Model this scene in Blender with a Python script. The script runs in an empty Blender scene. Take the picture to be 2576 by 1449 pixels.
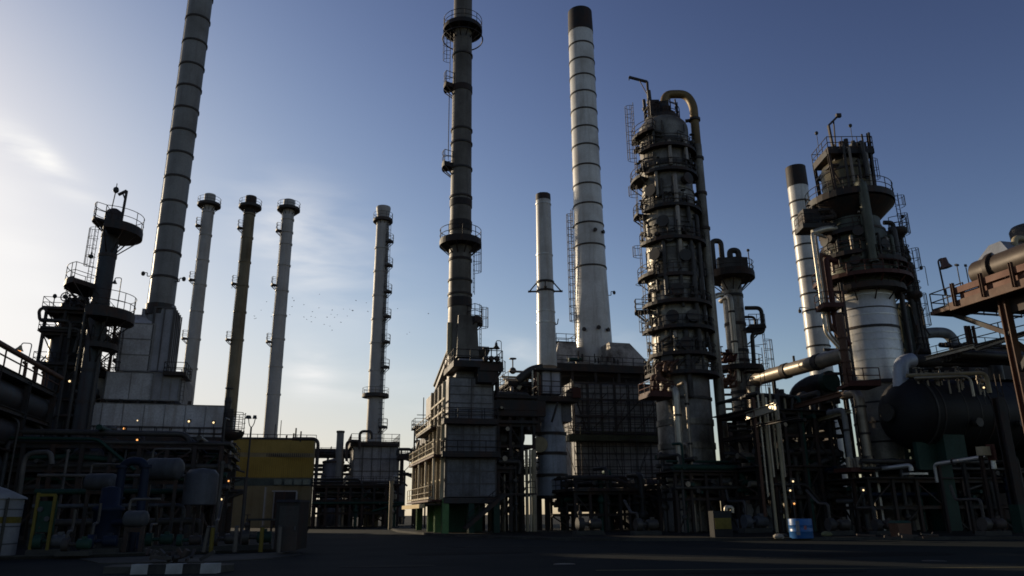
EXPO, SKYHUE, CLOUDC, SUNS = 0.0, .5, (9.6, 9.5, 9.4), 5.0
SKYS, SKYSAT = 0.10, .86
AIR = (1.0, .75, 2.0); TINT = (.400, .350, .336); SKYGAM = 2.28; SHOULDER = .09
import bpy, math, random
from mathutils import Vector, Matrix
R_ = math.radians
random.seed(11)
C = bpy.context.scene.collection
V3 = Vector
# ---------------------------------------------------------------- camera
FPX, CX, CY = 1893.0, 1288.0, 724.5          # focal length and centre for a 2576 x 1449 frame
PITCH, ROLL = R_(16.73), -0.0100
CAM = V3((0, 0, 1.6))
FW = V3((0, math.cos(PITCH), math.sin(PITCH)))
U0 = V3((0, -math.sin(PITCH), math.cos(PITCH)))
X0 = V3((1, 0, 0))
RT = X0 * math.cos(ROLL) + U0 * math.sin(ROLL)
UP = U0 * math.cos(ROLL) - X0 * math.sin(ROLL)
cam_data = bpy.data.cameras.new('camera')
cam = bpy.data.objects.new('camera', cam_data)
C.objects.link(cam)
cam_data.sensor_width = 36.0
cam_data.lens = 36.0 * FPX / 2576.0
cam_data.clip_start = 0.1
cam_data.clip_end = 6000
m4 = Matrix.Identity(4)
for i in range(3):
    m4[i][0] = RT[i]; m4[i][1] = UP[i]; m4[i][2] = -FW[i]; m4[i][3] = CAM[i]
cam.matrix_world = m4
bpy.context.scene.camera = cam

def ray(px, py):
    return FW + RT * ((px - CX) / FPX) - UP * ((py - CY) / FPX)
def P(px, py, Y):                              # the point seen at (px, py) at world depth Y
    d = ray(px, py)
    return CAM + d * (Y / d.y)
def G(px, py, z=0.0):                          # the ground point seen at (px, py)
    d = ray(px, py)
    return CAM + d * ((z - CAM.z) / d.z)
def Zat(py, x, y):                             # height on the vertical through (x, y) seen at row py
    a = (CY - py) / FPX
    q = V3((x, y, 0)) - CAM
    # (q+z*ez).UP = a*(q+z*ez).FW
    return (a * q.dot(FW) - q.dot(UP)) / (UP.z - a * FW.z)
def mpp(pt):                                   # metres per pixel at a point
    return (V3(pt) - CAM).dot(FW) / FPX
def ax(px, py, Y):
    p = P(px, py, Y)
    return p.x, p.y
GR = R_(14.9)                                  # heading of the plant's grid
A = V3((-math.sin(GR), math.cos(GR), 0))       # into the picture
B = V3((math.cos(GR), math.sin(GR), 0))        # to the right
Z = V3((0, 0, 1))

# ---------------------------------------------------------------- mesh builder
class MB:
    def __init__(s):
        s.v = []; s.f = []; s.sm = []
    def add(s, vs, fs, smooth=False):
        o = len(s.v)
        s.v += [tuple(v) for v in vs]
        s.f += [tuple(i + o for i in f) for f in fs]
        s.sm += [smooth] * len(fs)
        return s
    def box(s, c, size, rz=0.0, top=None):
        """box of the given size about c; top = (fx, fy) shrinks its top face"""
        hx, hy, hz = size[0] / 2, size[1] / 2, size[2] / 2
        ca, sa = math.cos(rz), math.sin(rz)
        vs = []
        for dz in (-1, 1):
            fx, fy = (top if (top and dz > 0) else (1, 1))
            for dx, dy in ((-1, -1), (1, -1), (1, 1), (-1, 1)):
                x, y = dx * hx * fx, dy * hy * fy
                vs.append((c[0] + x * ca - y * sa, c[1] + x * sa + y * ca, c[2] + dz * hz))
        return s.add(vs, [(3, 2, 1, 0), (4, 5, 6, 7), (0, 1, 5, 4), (1, 2, 6, 5), (2, 3, 7, 6), (3, 0, 4, 7)])
    def beam(s, p, q, w, h=None):
        p, q = V3(p), V3(q); h = h or w
        d = (q - p)
        if d.length < 1e-6: return s
        d.normalize()
        up = Z if abs(d.z) < 0.95 else A
        sx = d.cross(up).normalized(); sy = sx.cross(d).normalized()
        vs = []
        for e in (p, q):
            for i, j in ((-1, -1), (1, -1), (1, 1), (-1, 1)):
                vs.append(e + sx * (i * w / 2) + sy * (j * h / 2))
        return s.add(vs, [(3, 2, 1, 0), (4, 5, 6, 7), (0, 1, 5, 4), (1, 2, 6, 5), (2, 3, 7, 6), (3, 0, 4, 7)])
    def ibeam(s, p, q, w, h):
        p, q = V3(p), V3(q)
        d = (q - p).normalized()
        up = Z if abs(d.z) < 0.95 else A
        sx = d.cross(up).normalized(); sy = sx.cross(d).normalized()
        t = min(w, h) * 0.14
        for c, a, b in ((sy * (h / 2 - t / 2), w, t), (sy * -(h / 2 - t / 2), w, t), (sy * 0, t, h - 2 * t)):
            vs = []
            for e in (p, q):
                for i, j in ((-1, -1), (1, -1), (1, 1), (-1, 1)):
                    vs.append(e + c + sx * (i * a / 2) + sy * (j * b / 2))
            s.add(vs, [(3, 2, 1, 0), (4, 5, 6, 7), (0, 1, 5, 4), (1, 2, 6, 5), (2, 3, 7, 6), (3, 0, 4, 7)])
        return s
    def tube(s, pts, r, n=8, caps=True, smooth=True):
        pts = [V3(p) for p in pts]
        rs = r if isinstance(r, (list, tuple)) else [r] * len(pts)
        k = len(pts)
        ds = [(pts[i + 1] - pts[i]).normalized() for i in range(k - 1)]
        up = Z if abs(ds[0].z) < 0.9 else V3((1, 0, 0))
        sx = ds[0].cross(up).normalized()
        vs = []
        for i in range(k):
            d = ds[0] if i == 0 else ds[-1] if i == k - 1 else (ds[i - 1] + ds[i])
            if d.length < 1e-6: d = ds[i - 1]
            d = d.normalized()
            sx = (sx - d * sx.dot(d))
            if sx.length < 1e-5: sx = d.cross(Z if abs(d.z) < .9 else X0)
            sx.normalize(); sy = d.cross(sx)
            for j in range(n):
                t = 2 * math.pi * j / n
                vs.append(pts[i] + (sx * math.cos(t) + sy * math.sin(t)) * rs[i])
        fs = [(i * n + j, i * n + (j + 1) % n, (i + 1) * n + (j + 1) % n, (i + 1) * n + j) for i in range(k - 1) for j in range(n)]
        s.add(vs, fs, smooth)
        if caps:
            s.add(vs[:n], [tuple(reversed(range(n)))]); s.add(vs[-n:], [tuple(range(n))])
        return s
    def cyl(s, p, q, r, r2=None, n=16, caps=True):
        return s.tube([p, q], [r, r if r2 is None else r2], n, caps)
    def pipe(s, pts, r, n=10, bend=None):
        return s.tube(rounded(pts, bend or r * 3), r, n)
    def lathe(s, cx, cy, prof, n=32, caps=True, a0=0.0, a1=None, sharp=False):
        """revolve [(r, z)...] about the vertical through (cx, cy)"""
        full = a1 is None
        m = n if full else n + 1
        vs, fs = [], []
        for r, z in prof:
            for j in range(m):
                t = a0 + (2 * math.pi if full else (a1 - a0)) * j / n
                vs.append((cx + r * math.cos(t), cy + r * math.sin(t), z))
        for i in range(len(prof) - 1):
            for j in range(n):
                j2 = (j + 1) % m
                fs.append((i * m + j, i * m + j2, (i + 1) * m + j2, (i + 1) * m + j))
        s.add(vs, fs, not sharp)
        if caps and full:
            if prof[0][0] > 1e-4: s.add(vs[:m], [tuple(reversed(range(m)))])
            if prof[-1][0] > 1e-4: s.add(vs[-m:], [tuple(range(m))])
        return s
    def ring(s, cx, cy, r, z, h=0.2, t=0.08, n=32):
        return s.lathe(cx, cy, [(r - .05, z - h / 2), (r + t, z - h / 2), (r + t, z + h / 2), (r - .05, z + h / 2)], n, False, sharp=True)
    def sector(s, cx, cy, r0, r1, z0, z1, a0, a1, n=16):
        vs, fs = [], []
        for j in range(n + 1):
            t = a0 + (a1 - a0) * j / n
            c, q = math.cos(t), math.sin(t)
            vs += [(cx + r0 * c, cy + r0 * q, z0), (cx + r1 * c, cy + r1 * q, z0), (cx + r1 * c, cy + r1 * q, z1), (cx + r0 * c, cy + r0 * q, z1)]
        for j in range(n):
            k = j * 4
            for i in range(4):
                fs.append((k + i, k + 4 + i, k + 4 + (i + 1) % 4, k + (i + 1) % 4))
        fs += [(3, 2, 1, 0), (n * 4, n * 4 + 1, n * 4 + 2, n * 4 + 3)]
        return s.add(vs, fs)
    def ball(s, c, r, sz=1.0, n=14, half=False):
        k = 7
        prof = []
        for i in range(k + 1):
            t = (-math.pi / 2 if not half else 0) + (math.pi if not half else math.pi / 2) * i / k
            prof.append((max(1e-4, r * math.cos(t)), c[2] + r * sz * math.sin(t)))
        return s.lathe(c[0], c[1], prof, n)
    def vessel(s, p, q, r, n=24, head=0.5):
        """cylinder between p and q with domed ends"""
        p, q = V3(p), V3(q); d = (q - p).normalized()
        pts, rs = [], []
        for i in range(6):
            t = math.pi / 2 * i / 6
            pts.append(p - d * (r * head * math.cos(t))); rs.append(max(.01, r * math.sin(t)))
        pts.append(p); rs.append(r); pts.append(q); rs.append(r)
        for i in range(5, -1, -1):
            t = math.pi / 2 * i / 6
            pts.append(q + d * (r * head * math.cos(t))); rs.append(max(.01, r * math.sin(t)))
        return s.tube(pts, rs, n, True)
    def rail(s, path, h=1.1, t=0.035, step=1.6, closed=False, toe=True, bars=2):
        path = [V3(p) for p in path]
        if closed: path = path + [path[0]]
        for b in range(bars):
            hh = h * (b + 1) / bars
            s.tube([p + Z * hh for p in path], t, 5, False)
        if toe:
            for a, b in zip(path, path[1:]): s.beam(a + Z * .09, b + Z * .09, .02, .16)
        acc = 0
        for i, (a, b) in enumerate(zip(path, path[1:])):
            L = (b - a).length
            k = max(1, round(L / step)) if L > step * .75 else 1
            for j in range(k):
                if L > step * .75 or acc >= step * .8:
                    q = a.lerp(b, j / k); s.cyl(q, q + Z * h, t, n=5); acc = 0
            acc += L
        s.cyl(path[0], path[0] + Z * h, t, n=5); s.cyl(path[-1], path[-1] + Z * h, t, n=5)
        return s
    def ladder(s, p, h, out, cage=True, w=0.5, t=0.03, rung=0.45):
        """ladder standing at p, facing the horizontal direction out"""
        p = V3(p); out = V3(out).normalized(); sd = out.cross(Z)
        for k in (-1, 1): s.beam(p + sd * (k * w / 2), p + sd * (k * w / 2) + Z * h, t * 1.6)
        for i in range(int(h / rung)):
            q = p + Z * (i + .5) * rung
            s.beam(q - sd * w / 2, q + sd * w / 2, t)
        if cage:
            zs = [2.2 + i * .95 for i in range(int((h - 2.2) / .95) + 1)] if h > 2.6 else []
            def hoop(z):
                return [p + Z * z + sd * (math.cos(a) * .42) + out * (math.sin(a) * .75) for a in [math.pi * i / 6 for i in range(7)]]
            for z in zs: s.tube(hoop(z), t * .9, 4, False)
            if len(zs) > 1:
                for i in (1, 2, 3, 4, 5):
                    s.beam(hoop(zs[0])[i], hoop(zs[-1])[i], t * 1.1)
        return s

def rounded(pts, r, n=5):
    pts = [V3(p) for p in pts]
    out = [pts[0]]
    for i in range(1, len(pts) - 1):
        a, b, c = pts[i - 1], pts[i], pts[i + 1]
        d1 = (a - b); d2 = (c - b)
        k = min(r, d1.length * .48, d2.length * .48)
        p1 = b + d1.normalized() * k; p2 = b + d2.normalized() * k
        for j in range(n + 1):
            t = j / n
            out.append(p1 * (1 - t) ** 2 + b * 2 * t * (1 - t) + p2 * t ** 2)
    out.append(pts[-1])
    return out

# ---------------------------------------------------------------- objects
def tag(o, label=None, cat=None, group=None, kind=None):
    if label: o['label'] = label
    if cat: o['category'] = cat
    if group: o['group'] = group
    if kind: o['kind'] = kind
    return o
def thing(name, label, cat, loc, group=None):
    o = bpy.data.objects.new(name, None)
    o.empty_display_size = .5
    C.objects.link(o)
    o.location = (loc[0], loc[1], loc[2] if len(loc) > 2 else 0)
    return tag(o, label, cat, group)
def wloc(o):
    l = V3(o.location)
    while o.parent: o = o.parent; l += V3(o.location)
    return l
def part(name, mb, m, parent=None, label=None):
    """ONE mesh object; its points are given in world coordinates"""
    if name == 'cladding_seam': return seams(mb, m)
    off = wloc(parent) if parent else V3((0, 0, 0))
    me = bpy.data.meshes.new(name)
    me.from_pydata([(v[0] - off.x, v[1] - off.y, v[2] - off.z) for v in mb.v], [], mb.f)
    me.polygons.foreach_set('use_smooth', mb.sm)
    me.materials.append(m)
    me.validate(); me.update()
    o = bpy.data.objects.new(name, me)
    C.objects.link(o)
    if parent: o.parent = parent
    if label: o['label'] = label
    LAST[:] = [o, mb]
    return o
LAST = [None, None]
def seams(mb, m):
    """cladding seams stay inside the mesh of the plate they run over, as a second material"""
    o, b = LAST
    off = wloc(o); me = bpy.data.meshes.new(o.name); k = len(b.v)
    me.from_pydata([(v[0] - off.x, v[1] - off.y, v[2] - off.z) for v in b.v + mb.v], [], b.f + [tuple(i + k for i in f) for f in mb.f])
    me.polygons.foreach_set('use_smooth', b.sm + mb.sm)
    me.polygons.foreach_set('material_index', [0] * len(b.f) + [1] * len(mb.f))
    me.materials.append(o.data.materials[0]); me.materials.append(m); me.update()
    o.data = me
    return o
def solo(name, mb, m, label, cat, loc=None, group=None, kind=None):
    """a thing that is one mesh, its origin at loc"""
    loc = V3(loc) if loc is not None else V3(mb.v[0])
    me = bpy.data.meshes.new(name)
    me.from_pydata([(v[0] - loc.x, v[1] - loc.y, v[2] - loc.z) for v in mb.v], [], mb.f)
    me.polygons.foreach_set('use_smooth', mb.sm)
    me.materials.append(m); me.validate(); me.update()
    o = bpy.data.objects.new(name, me); C.objects.link(o); o.location = loc
    return tag(o, label, cat, group, kind)
def copy_tree(o, parent=None):
    c = o.copy(); C.objects.link(c); c.parent = parent
    for ch in list(o.children): copy_tree(ch, c)
    return c
def structure(name, mb, m):
    return tag(part(name, mb, m), kind='structure')

# ---------------------------------------------------------------- materials
MATS = {}
def mat(name, col, rough=.6, metal=0., dirt=None, dirt_amt=.5, scale=.6, streak=.5, var=.25, bump=.15, spec=.4, fine=6.):
    """weathered surface: base colour, blotches and rain streaks of a second colour, fine bump"""
    if name in MATS: return MATS[name]
    m = bpy.data.materials.new(name); m.use_nodes = True
    nt = m.node_tree; N = nt.nodes; Lk = nt.links
    bs = N['Principled BSDF']
    bs.inputs['Metallic'].default_value = metal
    bs.inputs['Specular IOR Level'].default_value = spec if rough < .5 else min(spec, .22)
    tc = N.new('ShaderNodeTexCoord')
    def noise(sc, det, rough_, sx=1, sy=1, sz=1):
        mp = N.new('ShaderNodeMapping'); mp.inputs['Scale'].default_value = (sx, sy, sz)
        Lk.new(tc.outputs['Object'], mp.inputs['Vector'])
        n = N.new('ShaderNodeTexNoise'); n.inputs['Scale'].default_value = sc
        n.inputs['Detail'].default_value = det; n.inputs['Roughness'].default_value = rough_
        Lk.new(mp.outputs['Vector'], n.inputs['Vector']); return n
    def ramp(src, lo, hi):
        r = N.new('ShaderNodeMapRange'); r.inputs['From Min'].default_value = lo; r.inputs['From Max'].default_value = hi
        Lk.new(src, r.inputs['Value']); return r.outputs['Result']
    def mix(fac, a, b, kind='MIX'):
        x = N.new('ShaderNodeMix'); x.data_type = 'RGBA'; x.blend_type = kind
        for key, val in ((0, fac), (6, a), (7, b)):
            if hasattr(val, 'is_linked'): Lk.new(val, x.inputs[key])
            else: x.inputs[key].default_value = val if key == 0 else (*val, 1)
        return x.outputs[2]
    big = noise(scale, 5, .6)
    st = noise(1.6, 4, .65, 1, 1, .07)
    fn = noise(fine, 4, .7)
    c0 = tuple(col)
    dark = dirt or tuple(c * .35 for c in col)
    c = mix(ramp(fn.outputs['Fac'], .3, .7), tuple(x * (1 - var) for x in c0), tuple(min(1, x * (1 + var * .6)) for x in c0))
    mul = N.new('ShaderNodeMath'); mul.operation = 'MULTIPLY'; mul.inputs[1].default_value = dirt_amt
    Lk.new(ramp(big.outputs['Fac'], .42, .68), mul.inputs[0])
    c = mix(mul.outputs[0], c, dark)
    mul2 = N.new('ShaderNodeMath'); mul2.operation = 'MULTIPLY'; mul2.inputs[1].default_value = streak
    Lk.new(ramp(st.outputs['Fac'], .5, .75), mul2.inputs[0])
    c = mix(mul2.outputs[0], c, dark)
    Lk.new(c, bs.inputs['Base Color'])
    rr = N.new('ShaderNodeMapRange'); rr.inputs['To Min'].default_value = max(.05, rough - .12); rr.inputs['To Max'].default_value = min(1, rough + .18)
    Lk.new(big.outputs['Fac'], rr.inputs['Value']); Lk.new(rr.outputs['Result'], bs.inputs['Roughness'])
    if bump:
        b = N.new('ShaderNodeBump'); b.inputs['Strength'].default_value = bump; b.inputs['Distance'].default_value = .05
        Lk.new(big.outputs['Fac'], b.inputs['Height']); Lk.new(b.outputs['Normal'], bs.inputs['Normal'])
    MATS[name] = m
    return m
def glow(name, col, strength):
    if name in MATS: return MATS[name]
    m = bpy.data.materials.new(name); m.use_nodes = True
    b = m.node_tree.nodes['Principled BSDF']
    b.inputs['Base Color'].default_value = (*col, 1)
    b.inputs['Emission Color'].default_value = (*col, 1); b.inputs['Emission Strength'].default_value = strength
    MATS[name] = m
    return m
rust = (.09, .035, .015)
ALU = mat('aluminium_cladding', (.50, .49, .46), .38, .55, (.20, .16, .12), .35, .35, .35, .12, .25)
WHITE = mat('white_painted_steel', (.54, .53, .50), .34, 0, (.25, .215, .175), .6, .28, .7, .16, .25)
GREYP = mat('grey_painted_steel', (.205, .20, .19), .5, 0, (.09, .08, .07), .6, .25, .65, .2)
FARG = mat('pale_grey_painted_steel', (.31, .30, .29), .55, 0, (.17, .15, .13), .4, .3, .4, .12)
OCHRE = mat('faded_ochre_painted_steel', (.15, .128, .085), .6, 0, (.04, .028, .014), .6, .25, .6, .2)
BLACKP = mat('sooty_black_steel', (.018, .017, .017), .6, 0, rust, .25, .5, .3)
STACKD = mat('soot_stained_grey_steel', (.125, .11, .09), .5, .15, (.04, .03, .022), .7, .35, .7, .2)
CLAD = mat('grey_furnace_cladding', (.25, .24, .24), .55, .1, (.07, .06, .05), .7, .35, .8, .3)
CLADD = mat('dark_furnace_cladding', (.145, .145, .155), .6, .1, (.035, .028, .024), .7, .35, .8, .3)
COLM = mat('weathered_column_lagging', (.20, .18, .142), .42, .3, (.045, .034, .024), .9, .45, .8, .4)
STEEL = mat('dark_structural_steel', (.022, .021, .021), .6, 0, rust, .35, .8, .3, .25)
STEELG = mat('green_structural_steel', (.012, .042, .03), .6, 0, (.02, .02, .015), .3, .8, .3, .25)
LIMEG = mat('light_green_painted_steel', (.10, .20, .07), .6, 0, (.04, .03, .02), .3, .8, .3, .25)
REDS = mat('red_oxide_steel', (.065, .020, .014), .6, 0, (.04, .015, .01), .4, .8, .4, .25)
ORNG = mat('rust_and_sunlit_orange_steel', (.10, .05, .03), .6, 0, (.07, .03, .02), .5, .8, .4, .25)  # rusty orange, also holding the orange sunlight of lit beams
PIPEM = mat('pipe_lagging', (.26, .22, .17), .4, .4, (.08, .055, .035), .5, .6, .4, .2)
PIPED = mat('dark_pipe_lagging', (.06, .055, .05), .5, .2, (.025, .018, .014), .5, .6, .4, .2)
YEL = mat('yellow_cladding', (.36, .24, .04), .6, 0, (.17, .105, .02), .65, .2, .4, .12)
OCHW = mat('ochre_wall', (.22, .175, .095), .7, 0, (.09, .055, .02), .4, .2, .4, .12)
TEAL = mat('grey_green_louvres', (.06, .075, .065), .6)
BLUE = mat('blue_painted_steel', (.006, .013, .033), .6, 0, (.012, .012, .012), .4, .8, .4, .2)
BARREL = mat('bright_blue_barrel_paint', (.02, .10, .28), .35, 0, (.03, .06, .12), .35, 1.2, .3, .15)
YPAINT = mat('yellow_safety_paint', (.13, .10, .015), .6)
TANKW = mat('white_tank_paint', (.20, .205, .215), .6, 0, (.075, .07, .06), .4, .5, .5, .1)
CONC = mat('stained_concrete', (.055, .054, .048), .9, 0, (.022, .021, .019), .6, .4, 0, .25, .4, .1)
ASPH = mat('dark_asphalt', (.013, .0165, .0175), 1.0, 0, (.006, .0075, .008), .6, .25, 0, .3, .5, .06)
LOTM = mat('oily_yard_concrete', (.016, .016, .0145), .9, 0, (.007, .0065, .006), .7, .35, 0, .3, .5, .08)
LAMPM = mat('lamp_housing_steel', (.05, .05, .05), .5)
BULBW = glow('lit_bulb_warm', (1, .72, .38), 1.6)
BULBO = glow('lit_bulb_orange', (1, .42, .12), 1.6)
LEFTP = mat('shaded_yard_pipe', (.11, .10, .09), .6, .1, (.04, .035, .03), .6, .6, .6, .2)  # pipe lagging darkened, the yard's shade put into its colour
PALEV = mat('shaded_grey_vessel_paint', (.07, .075, .085), .55, 0, (.035, .032, .03), .5, .6, .6, .2)  # darker copy of the grey paint, yard shade in the colour
BIRDM = mat('dark_feathers', (.10, .10, .10), .8)
SEAM = mat('cladding_seam_steel', (.085, .08, .078), .6, 0, (.05, .03, .02), .4, .5, .5)
SEAMP = mat('pale_cladding_seam_steel', (.22, .21, .20), .6, 0, (.10, .07, .05), .5, .5, .5)
# ---------------------------------------------------------------- light and sky
SUN_AZ, SUN_EL = R_(-52), R_(14.5)
scn = bpy.context.scene
scn.view_settings.view_transform = 'Standard'; scn.view_settings.look = 'None'
scn.view_settings.gamma = 1.0; scn.view_settings.use_curve_mapping = False
scn.view_settings.exposure = EXPO
scn.render.film_transparent = False
scn.cycles.max_bounces = 6
scn.cycles.sample_clamp_indirect = 4
scn.cycles.filter_width = 1.7
w = bpy.data.worlds.new('World'); scn.world = w; w.use_nodes = True
nt = w.node_tree; N = nt.nodes; Lk = nt.links
bg = N['Background']; bg.inputs['Strength'].default_value = SKYS
sky = N.new('ShaderNodeTexSky'); sky.sky_type = 'NISHITA'; sky.sun_disc = False
sky.sun_elevation = SUN_EL; sky.sun_rotation = SUN_AZ % (2 * math.pi)
sky.air_density, sky.dust_density, sky.ozone_density = AIR; sky.altitude = 0
tcw = N.new('ShaderNodeTexCoord')
def vm(op, a, b=None):
    n = N.new('ShaderNodeVectorMath'); n.operation = op
    if hasattr(a, 'is_linked'): Lk.new(a, n.inputs[0])
    else: n.inputs[0].default_value = a
    if b is not None:
        if hasattr(b, 'is_linked'): Lk.new(b, n.inputs[1])
        else: n.inputs[1].default_value = b
    return n.outputs['Value'] if op == 'DOT_PRODUCT' else n.outputs['Vector']
def fm(op, a, b=None, clamp=False):
    n = N.new('ShaderNodeMath'); n.operation = op; n.use_clamp = clamp
    for i, q in enumerate((a, b)):
        if q is None: continue
        if hasattr(q, 'is_linked'): Lk.new(q, n.inputs[i])
        else: n.inputs[i].default_value = q
    return n.outputs[0]
dirv = vm('NORMALIZE', tcw.outputs['Generated'])
cn = N.new('ShaderNodeTexNoise'); cn.inputs['Scale'].default_value = 7; cn.inputs['Detail'].default_value = 6; cn.inputs['Roughness'].default_value = .5
cn.inputs['Distortion'].default_value = .3
st_mp = N.new('ShaderNodeMapping'); st_mp.inputs['Rotation'].default_value = (0.4, R_(35), R_(20)); st_mp.inputs['Scale'].default_value = (1, 1, 4.5)
Lk.new(dirv, st_mp.inputs['Vector']); Lk.new(st_mp.outputs['Vector'], cn.inputs['Vector'])
cnv = fm('SUBTRACT', cn.outputs['Fac'], .36)
cnv = fm('MULTIPLY', cnv, 3.4, True)
total = None
# thin clouds: centre, end of the long axis (directions in the sky), half width, strength
CLOUDS = [((90, 405), (215, 495), .014, 1.0), ((10, 345), (110, 400), .018, .7), ((110, 385), (160, 430), .009, .5), ((15, 640), (110, 600), .10, .6),
          ((760, 600), (860, 690), .06, .34), ((690, 570), (800, 640), .04, .3), ((850, 700), (980, 800), .06, .25), ((782, 938), (825, 985), .026, .95),
          ((930, 1010), (1050, 1030), .007, .45), ((1320, 880), (1440, 905), .016, .30), ((1000, 960), (1200, 985), .02, .16), ((1560, 860), (1700, 900), .02, .15)]
for (a, b, wd, st) in CLOUDS:
    d0 = ray(*a).normalized(); d1 = ray(*b).normalized()
    e1 = (d1 - d0 * d0.dot(d1)); L = e1.length; e1.normalize(); e2 = d0.cross(e1)
    u = fm('DIVIDE', vm('DOT_PRODUCT', dirv, tuple(e1)), L)
    v = fm('DIVIDE', vm('DOT_PRODUCT', dirv, tuple(e2)), wd)
    q = fm('ADD', fm('MULTIPLY', u, u), fm('MULTIPLY', v, v))
    g = fm('POWER', 2.718, fm('MULTIPLY', q, -1.0))
    front = fm('GREATER_THAN', vm('DOT_PRODUCT', dirv, tuple(d0)), 0.0)
    g = fm('MULTIPLY', fm('MULTIPLY', g, front), st)
    total = g if total is None else fm('ADD', total, g)
cl = fm('MULTIPLY', total, cnv, True)
# cream band of distant haze low behind the middle of the plant
hz = None
for (a, b, wd, st) in (((900, 1190), (1900, 1180), .12, .42), ((300, 1050), (900, 1120), .16, .15)):
    d0 = ray(*a).normalized(); d1 = ray(*b).normalized(); e1 = (d1 - d0 * d0.dot(d1)); L = e1.length; e1.normalize(); e2 = d0.cross(e1)
    u = fm('DIVIDE', vm('DOT_PRODUCT', dirv, tuple(e1)), L); v = fm('DIVIDE', vm('DOT_PRODUCT', dirv, tuple(e2)), wd)
    g = fm('MULTIPLY', fm('POWER', 2.718, fm('MULTIPLY', fm('ADD', fm('MULTIPLY', u, u), fm('MULTIPLY', v, v)), -1.0)), st)
    g = fm('MULTIPLY', g, fm('GREATER_THAN', vm('DOT_PRODUCT', dirv, tuple(d0)), 0.0)); hz = g if hz is None else fm('ADD', hz, g)
hsv = N.new('ShaderNodeHueSaturation'); hsv.inputs['Saturation'].default_value = SKYSAT; hsv.inputs['Hue'].default_value = SKYHUE
hsv.inputs['Value'].default_value = 1.0
gm = N.new('ShaderNodeGamma'); gm.inputs['Gamma'].default_value = SKYGAM
Lk.new(sky.outputs['Color'], gm.inputs['Color'])
Lk.new(gm.outputs['Color'], hsv.inputs['Color'])
mx = N.new('ShaderNodeMix'); mx.data_type = 'RGBA'; mx.inputs[7].default_value = (*CLOUDC, 1)
tn = N.new('ShaderNodeMix'); tn.data_type = 'RGBA'; tn.blend_type = 'MULTIPLY'; tn.inputs[0].default_value = 1; tn.inputs[7].default_value = (*TINT, 1)
Lk.new(hsv.outputs['Color'], tn.inputs[6])
den = vm('MULTIPLY_ADD', tn.outputs[2], (SHOULDER,) * 3)
den.node.inputs[2].default_value = (1, 1, 1)
soft = vm('DIVIDE', tn.outputs[2], den)             # tone curve: bright sky rolls off softly
hm = N.new('ShaderNodeMix'); hm.data_type = 'RGBA'; hm.inputs[7].default_value = (7.2, 6.4, 5.5, 1)
Lk.new(soft, hm.inputs[6]); Lk.new(hz, hm.inputs[0])
Lk.new(hm.outputs[2], mx.inputs[6]); Lk.new(cl, mx.inputs[0])
Lk.new(mx.outputs[2], bg.inputs['Color'])
sl = bpy.data.lights.new('sun', 'SUN'); sl.energy = SUNS; sl.angle = R_(.5); sl.color = (1, .82, .58)
so = bpy.data.objects.new('sun', sl); C.objects.link(so)
sd = V3((math.sin(SUN_AZ) * math.cos(SUN_EL), math.cos(SUN_AZ) * math.cos(SUN_EL), math.sin(SUN_EL)))
so.rotation_euler = sd.to_track_quat('Z', 'Y').to_euler()
so.location = sd * 100
# ---------------------------------------------------------------- shared builders
def prof(x, y, pts):
    """[(row, width px)] on the vertical through (x, y) -> [(radius, z)], lowest first"""
    out = []
    for py, wd in pts:
        z = Zat(py, x, y); r_ = wd * mpp((x, y, z)) / 2
        z = Zat(py, x, y - r_)                  # the rim nearest the camera is the edge one sees from below
        out.append((wd * mpp((x, y, z)) / 2, z))
    return sorted(out, key=lambda q: q[1])
def rad_at(pr, z):
    for (r0, z0), (r1, z1) in zip(pr, pr[1:]):
        if z0 <= z <= z1: return r0 + (r1 - r0) * (z - z0) / max(1e-6, z1 - z0)
    return pr[-1][0] if z > pr[-1][1] else pr[0][0]
def deg(a): return R_(a)
def arcpath(x, y, r, z, a0, a1, n=14):
    return [V3((x + r * math.cos(a0 + (a1 - a0) * i / n), y + r * math.sin(a0 + (a1 - a0) * i / n), z)) for i in range(n + 1)]
def platform(root, x, y, z, r0, r1, a0, a1, m=None, rm=None, h=1.1, brackets=True, name='platform', thick=.22, label=None):
    """round walkway on a column, its railing a sub-part"""
    m = m or STEEL; rm = rm or STEEL
    a0, a1 = R_(a0), R_(a1)
    n = max(6, int(abs(a1 - a0) / (2 * math.pi) * 36))
    mb = MB().sector(x, y, r0 * .97, r1, z - thick, z, a0, a1, n)
    if brackets:
        k = max(2, int(abs(a1 - a0) / R_(32)))
        for i in range(k + 1):
            t = a0 + (a1 - a0) * (i + .02) / (k + .04)
            c, s_ = math.cos(t), math.sin(t)
            mb.beam((x + r1 * .96 * c, y + r1 * .96 * s_, z - thick), (x + r0 * .95 * c, y + r0 * .95 * s_, z - thick - (r1 - r0) * .9), .09)
    o = part(name, mb, m, root, label)
    full = abs(a1 - a0) > 6.2
    pts = arcpath(x, y, r1 - .05, z, a0, a1, n)
    if full: pts = pts[:-1]
    rl = MB().rail(pts, h, .035, 1.5, closed=full)
    if not full:
        for t in (a0, a1):
            c, s_ = math.cos(t), math.sin(t)
            rl.rail([V3((x + r0 * c, y + r0 * s_, z)), V3((x + (r1 - .05) * c, y + (r1 - .05) * s_, z))], h, .035, 9, toe=False)
    part('railing', rl, rm, o)
    return o
def ladder(root, x, y, r, ang, z0, z1, cage=True, m=None, w=.5, off=.25):
    t = R_(ang); d = V3((math.cos(t), math.sin(t), 0))
    return part('ladder', MB().ladder(V3((x, y, z0)) + d * (r + off), z1 - z0, d, cage, w), m or STEEL, root)
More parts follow.
